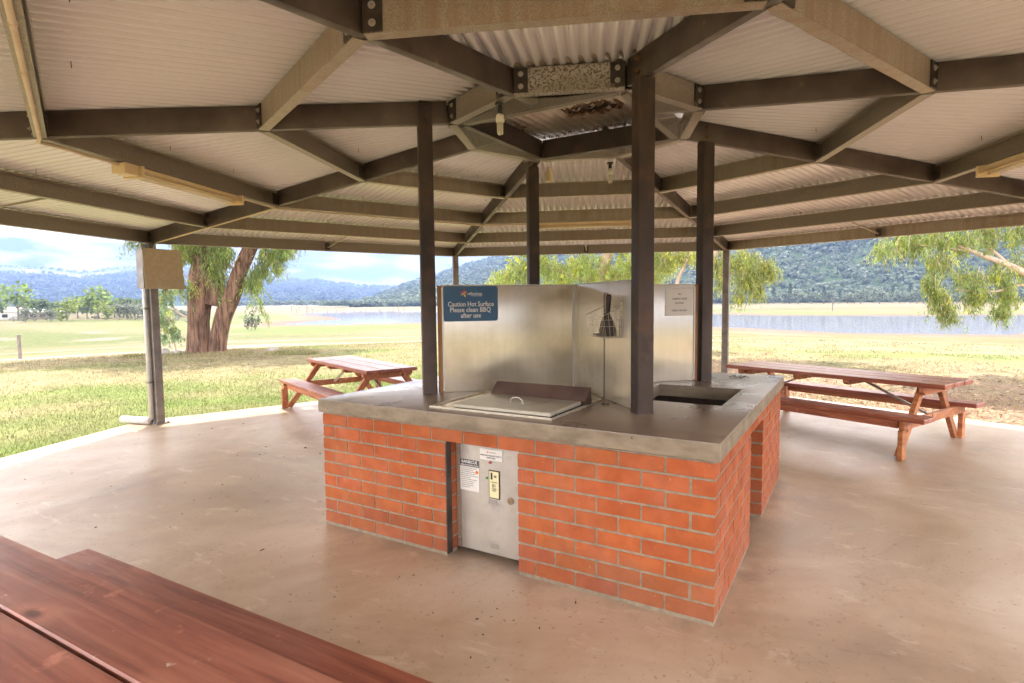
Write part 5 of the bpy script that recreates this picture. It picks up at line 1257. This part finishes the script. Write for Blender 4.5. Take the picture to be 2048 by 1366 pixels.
# ---------------------------------------------------------------- grass and litter
rg = np.random.default_rng(17)
def grass(n, cond, hmin, hmax, w, name, label, rmin, rmax, a0, a1, tint=1.0):
    P = []; C = []; H = []
    while len(P) < n:
        m = 4000; a = R(a0) + rg.random(m) * R(a1 - a0); u = rg.random(m); r_ = rmin * (rmax / rmin) ** u
        for aa, rr in zip(a, r_):
            x, y = rr * math.cos(aa), rr * math.sin(aa)
            k = math.cos((aa - R(22.5)) % (PI / 4) - PI / 8) 
            q = ((aa + PI / 8) % (PI / 4)) - PI / 8
            ap = rr * math.cos(((aa) % (PI / 4)) - PI / 8)
            if ap < AP + .02: continue
            if not cond(x, y, rr): continue
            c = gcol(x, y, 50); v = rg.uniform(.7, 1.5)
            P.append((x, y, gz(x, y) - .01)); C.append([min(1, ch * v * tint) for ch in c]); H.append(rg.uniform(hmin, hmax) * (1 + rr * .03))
            if len(P) >= n: break
    P = np.array(P); C = np.array(C); H = np.array(H); D = rg.normal(size=(n, 3)) * .55; D[:, 2] = 1; D /= np.linalg.norm(D, axis=1)[:, None]
    W = w * (1 + np.hypot(P[:, 0], P[:, 1]) * .08)
    V, F, CC = leaves(P, D, H, W * np.ones(n), C, rg)
    tag(mesh_np(name, V, F, CC, M['leaf']), label, 'grass', kind='stuff')
grass(90000, lambda x, y, r_: True, .02, .06, .006, 'grass', 'short dry yellow green lawn growing round the concrete floor', 6.0, 26, 128, 212)
grass(6000, lambda x, y, r_: (x + 18.6) ** 2 / 20 + (y - 8.4) ** 2 / 6 < 1 + 1.2 * nz(x, y, .5, 3) and nz(x, y, .9, 31) > .0, .04, .11, .008, 'grass', 'longer grass tufts round the foot of the huge eucalyptus', 12, 27, 144, 166, .9)
grass(22000, lambda x, y, r_: nz(x, y, .5, 8) > -.05, .02, .07, .007, 'grass', 'sparse dry grass on the ground behind the right table', 6.0, 30, 60, 128)
def litter(n, a0, a1, r0, r1, cols, name, label, z0=None, smin=.02, smax=.05, cond=None):
    P = []; C = []
    while len(P) < n:
        a = R(rg.uniform(a0, a1)); r_ = r0 + (r1 - r0) * rg.random() ** 1.2; x, y = r_ * math.cos(a), r_ * math.sin(a); ap = r_ * math.cos((a % (PI / 4)) - PI / 8)
        if (z0 is None and ap < AP + .03) or (z0 is not None and (ap > AP - .1 or max(abs(x), abs(y)) < 1.4)): continue
        if cond and not cond(x, y): continue
        P.append((x, y, (gz(x, y) + .012) if z0 is None else z0)); C.append(np.array(cols[rg.integers(0, len(cols))]) * rg.uniform(.6, 1.3))
    P = np.array(P); C = np.array(C); n = len(P); D = rg.normal(size=(n, 3)); D[:, 2] *= .15; D /= np.linalg.norm(D, axis=1)[:, None]; S = rg.normal(size=(n, 3)) * .3; S[:, 2] = 1
    S = np.cross(D, S); S /= np.linalg.norm(S, axis=1)[:, None]; L = rg.uniform(smin, smax, n); m = P + D * (L * .5)[:, None]
    V = np.empty((n, 4, 3)); V[:, 0] = P; V[:, 1] = m + S * (L * .17)[:, None]; V[:, 2] = P + D * L[:, None]; V[:, 3] = m - S * (L * .17)[:, None]; V[:, 1, 2] += .004
    tag(mesh_np(name, V.reshape(-1, 3), np.arange(4 * n).reshape(-1, 4), np.repeat(C, 4, axis=0), M['leaf']), label, 'leaf litter', kind='stuff')
litter(15000, 55, 122, 6.0, 15, [(.42, .27, .13), (.5, .36, .2), (.3, .17, .1), (.55, .45, .3), (.2, .12, .09)], 'leaf_litter', 'fallen brown gum leaves on the ground behind the right table', smin=.04, smax=.11)
litter(2500, 150, 166, 15, 26, [(.35, .24, .15), (.25, .16, .11)], 'leaf_litter', 'fallen leaves on the grass under the huge eucalyptus', smin=.06, smax=.14, cond=lambda x, y: (x + 18) ** 2 / 40 + (y - 8) ** 2 / 20 < 1)
litter(260, 60, 300, 1.6, 5.6, [(.05, .04, .035), (.10, .07, .05), (.22, .15, .1)], 'leaf_litter', 'specks of dark dry litter scattered over the concrete floor', z0=.0035, smin=.008, smax=.028)
litter(40, 150, 235, 2.2, 5.2, [(.03, .025, .02)], 'leaf_litter', 'dark crumbs lying in the bright patch of the concrete floor on the left', z0=.004, smin=.02, smax=.05)

# ---------------------------------------------------------------- air
b = MB(); b.box(-3300, 3300, -900, 3600, -9.5, 345)
hm = bpy.data.materials.new('thin_haze'); hm.use_nodes = True; nt = hm.node_tree; nt.nodes.clear(); out = nt.nodes.new('ShaderNodeOutputMaterial'); pv = nt.nodes.new('ShaderNodeVolumePrincipled')
pv.inputs['Color'].default_value = (.34, .50, 1, 1); pv.inputs['Density'].default_value = HAZE; pv.inputs['Anisotropy'].default_value = 0.2
nt.links.new(pv.outputs[0], out.inputs['Volume'])
if HAZE: tag(b.build('haze', hm), 'thin blue haze over the lake and hills', 'haze', kind='stuff')

# ---------------------------------------------------------------- light, sky, camera
SUN_EL, SUN_AZ = 76.0, 137.0           # azimuth measured from +x towards +y
sd_ = bpy.data.lights.new('sun', 'SUN'); sd_.energy = SUN; sd_.angle = R(.53); sd_.color = (1, .95, .87); so = bpy.data.objects.new('sun', sd_); COL.objects.link(so)
dv = Vector((math.cos(R(SUN_AZ)) * math.cos(R(SUN_EL)), math.sin(R(SUN_AZ)) * math.cos(R(SUN_EL)), math.sin(R(SUN_EL))))
so.rotation_euler = dv.to_track_quat('Z', 'Y').to_euler(); so.location = dv * 50
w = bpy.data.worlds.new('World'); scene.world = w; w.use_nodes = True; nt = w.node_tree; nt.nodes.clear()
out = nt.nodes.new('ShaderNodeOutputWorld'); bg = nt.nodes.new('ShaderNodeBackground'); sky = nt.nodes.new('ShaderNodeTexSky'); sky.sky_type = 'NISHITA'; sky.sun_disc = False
sky.sun_elevation = R(SUN_EL); sky.sun_rotation = R(90 - SUN_AZ); sky.air_density = 1.0; sky.dust_density = 1.2; sky.ozone_density = 1.5
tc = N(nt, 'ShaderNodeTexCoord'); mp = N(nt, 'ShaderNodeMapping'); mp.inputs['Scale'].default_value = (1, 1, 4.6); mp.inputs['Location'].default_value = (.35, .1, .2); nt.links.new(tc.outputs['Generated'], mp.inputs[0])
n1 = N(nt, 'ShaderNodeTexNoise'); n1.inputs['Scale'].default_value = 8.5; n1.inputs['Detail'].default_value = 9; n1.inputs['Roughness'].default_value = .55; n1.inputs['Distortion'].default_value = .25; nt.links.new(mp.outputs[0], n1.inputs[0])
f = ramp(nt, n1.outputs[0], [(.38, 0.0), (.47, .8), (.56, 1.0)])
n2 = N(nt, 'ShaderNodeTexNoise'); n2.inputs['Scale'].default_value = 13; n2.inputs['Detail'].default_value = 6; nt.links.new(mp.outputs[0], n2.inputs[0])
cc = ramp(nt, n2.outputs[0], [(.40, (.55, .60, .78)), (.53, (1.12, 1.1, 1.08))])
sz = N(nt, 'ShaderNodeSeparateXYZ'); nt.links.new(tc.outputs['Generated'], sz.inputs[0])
br = N(nt, 'ShaderNodeMapRange'); br.inputs[1].default_value = 0; br.inputs[2].default_value = 1; br.inputs[3].default_value = CLOUD; br.inputs[4].default_value = CLOUD * BAND_BOOST
fill_band = ramp(nt, sz.outputs[2], [(.085, 0.), (.17, 1.), (.36, 1.), (.55, .12)]); nt.links.new(fill_band, br.inputs[0])  # bright warm sky band above the view, added to light the shelter inside
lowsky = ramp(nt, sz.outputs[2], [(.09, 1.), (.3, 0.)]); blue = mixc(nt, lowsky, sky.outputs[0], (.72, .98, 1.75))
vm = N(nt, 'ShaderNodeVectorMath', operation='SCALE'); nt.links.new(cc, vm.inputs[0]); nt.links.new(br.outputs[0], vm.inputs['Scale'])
warm = mixc(nt, fill_band, (1, 1, 1), (1.0, .885, .755)); vw = mixc(nt, 1.0, vm.outputs[0], warm, 'MULTIPLY')
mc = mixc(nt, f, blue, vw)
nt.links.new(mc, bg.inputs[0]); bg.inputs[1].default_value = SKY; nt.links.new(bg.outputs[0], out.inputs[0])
cam = bpy.data.cameras.new('camera'); co = bpy.data.objects.new('camera', cam); COL.objects.link(co); scene.camera = co
F_PX, YAW, PITCH, ROLL = 1157.7469, .5373, -.0702, -.0109
cam.sensor_width = 36; cam.lens = F_PX / 2048 * 36; cam.clip_end = 20000; cam.clip_start = .05
fw = Vector((-math.sin(YAW) * math.cos(PITCH), math.cos(YAW) * math.cos(PITCH), math.sin(PITCH))); rt = Vector((math.cos(YAW), math.sin(YAW), 0)); up = rt.cross(fw)
r2 = rt * math.cos(ROLL) + up * math.sin(ROLL); u2 = -rt * math.sin(ROLL) + up * math.cos(ROLL)
co.matrix_world = Matrix(((r2.x, u2.x, -fw.x, CX), (r2.y, u2.y, -fw.y, CY), (r2.z, u2.z, -fw.z, CZ), (0, 0, 0, 1)))
scene.view_settings.view_transform = 'Standard'; scene.view_settings.look = 'None'; scene.view_settings.gamma = 1; scene.view_settings.exposure = EXPO
scene.cycles.use_denoising = True; scene.cycles.max_bounces = 10; scene.cycles.diffuse_bounces = 4; scene.cycles.glossy_bounces = 3; scene.cycles.transparent_max_bounces = 12; scene.cycles.volume_bounces = 0
scene.cycles.sample_clamp_indirect = 6; scene.cycles.caustics_reflective = False; scene.cycles.caustics_refractive = False
scene.cycles.use_adaptive_sampling = True; scene.cycles.adaptive_threshold = .03
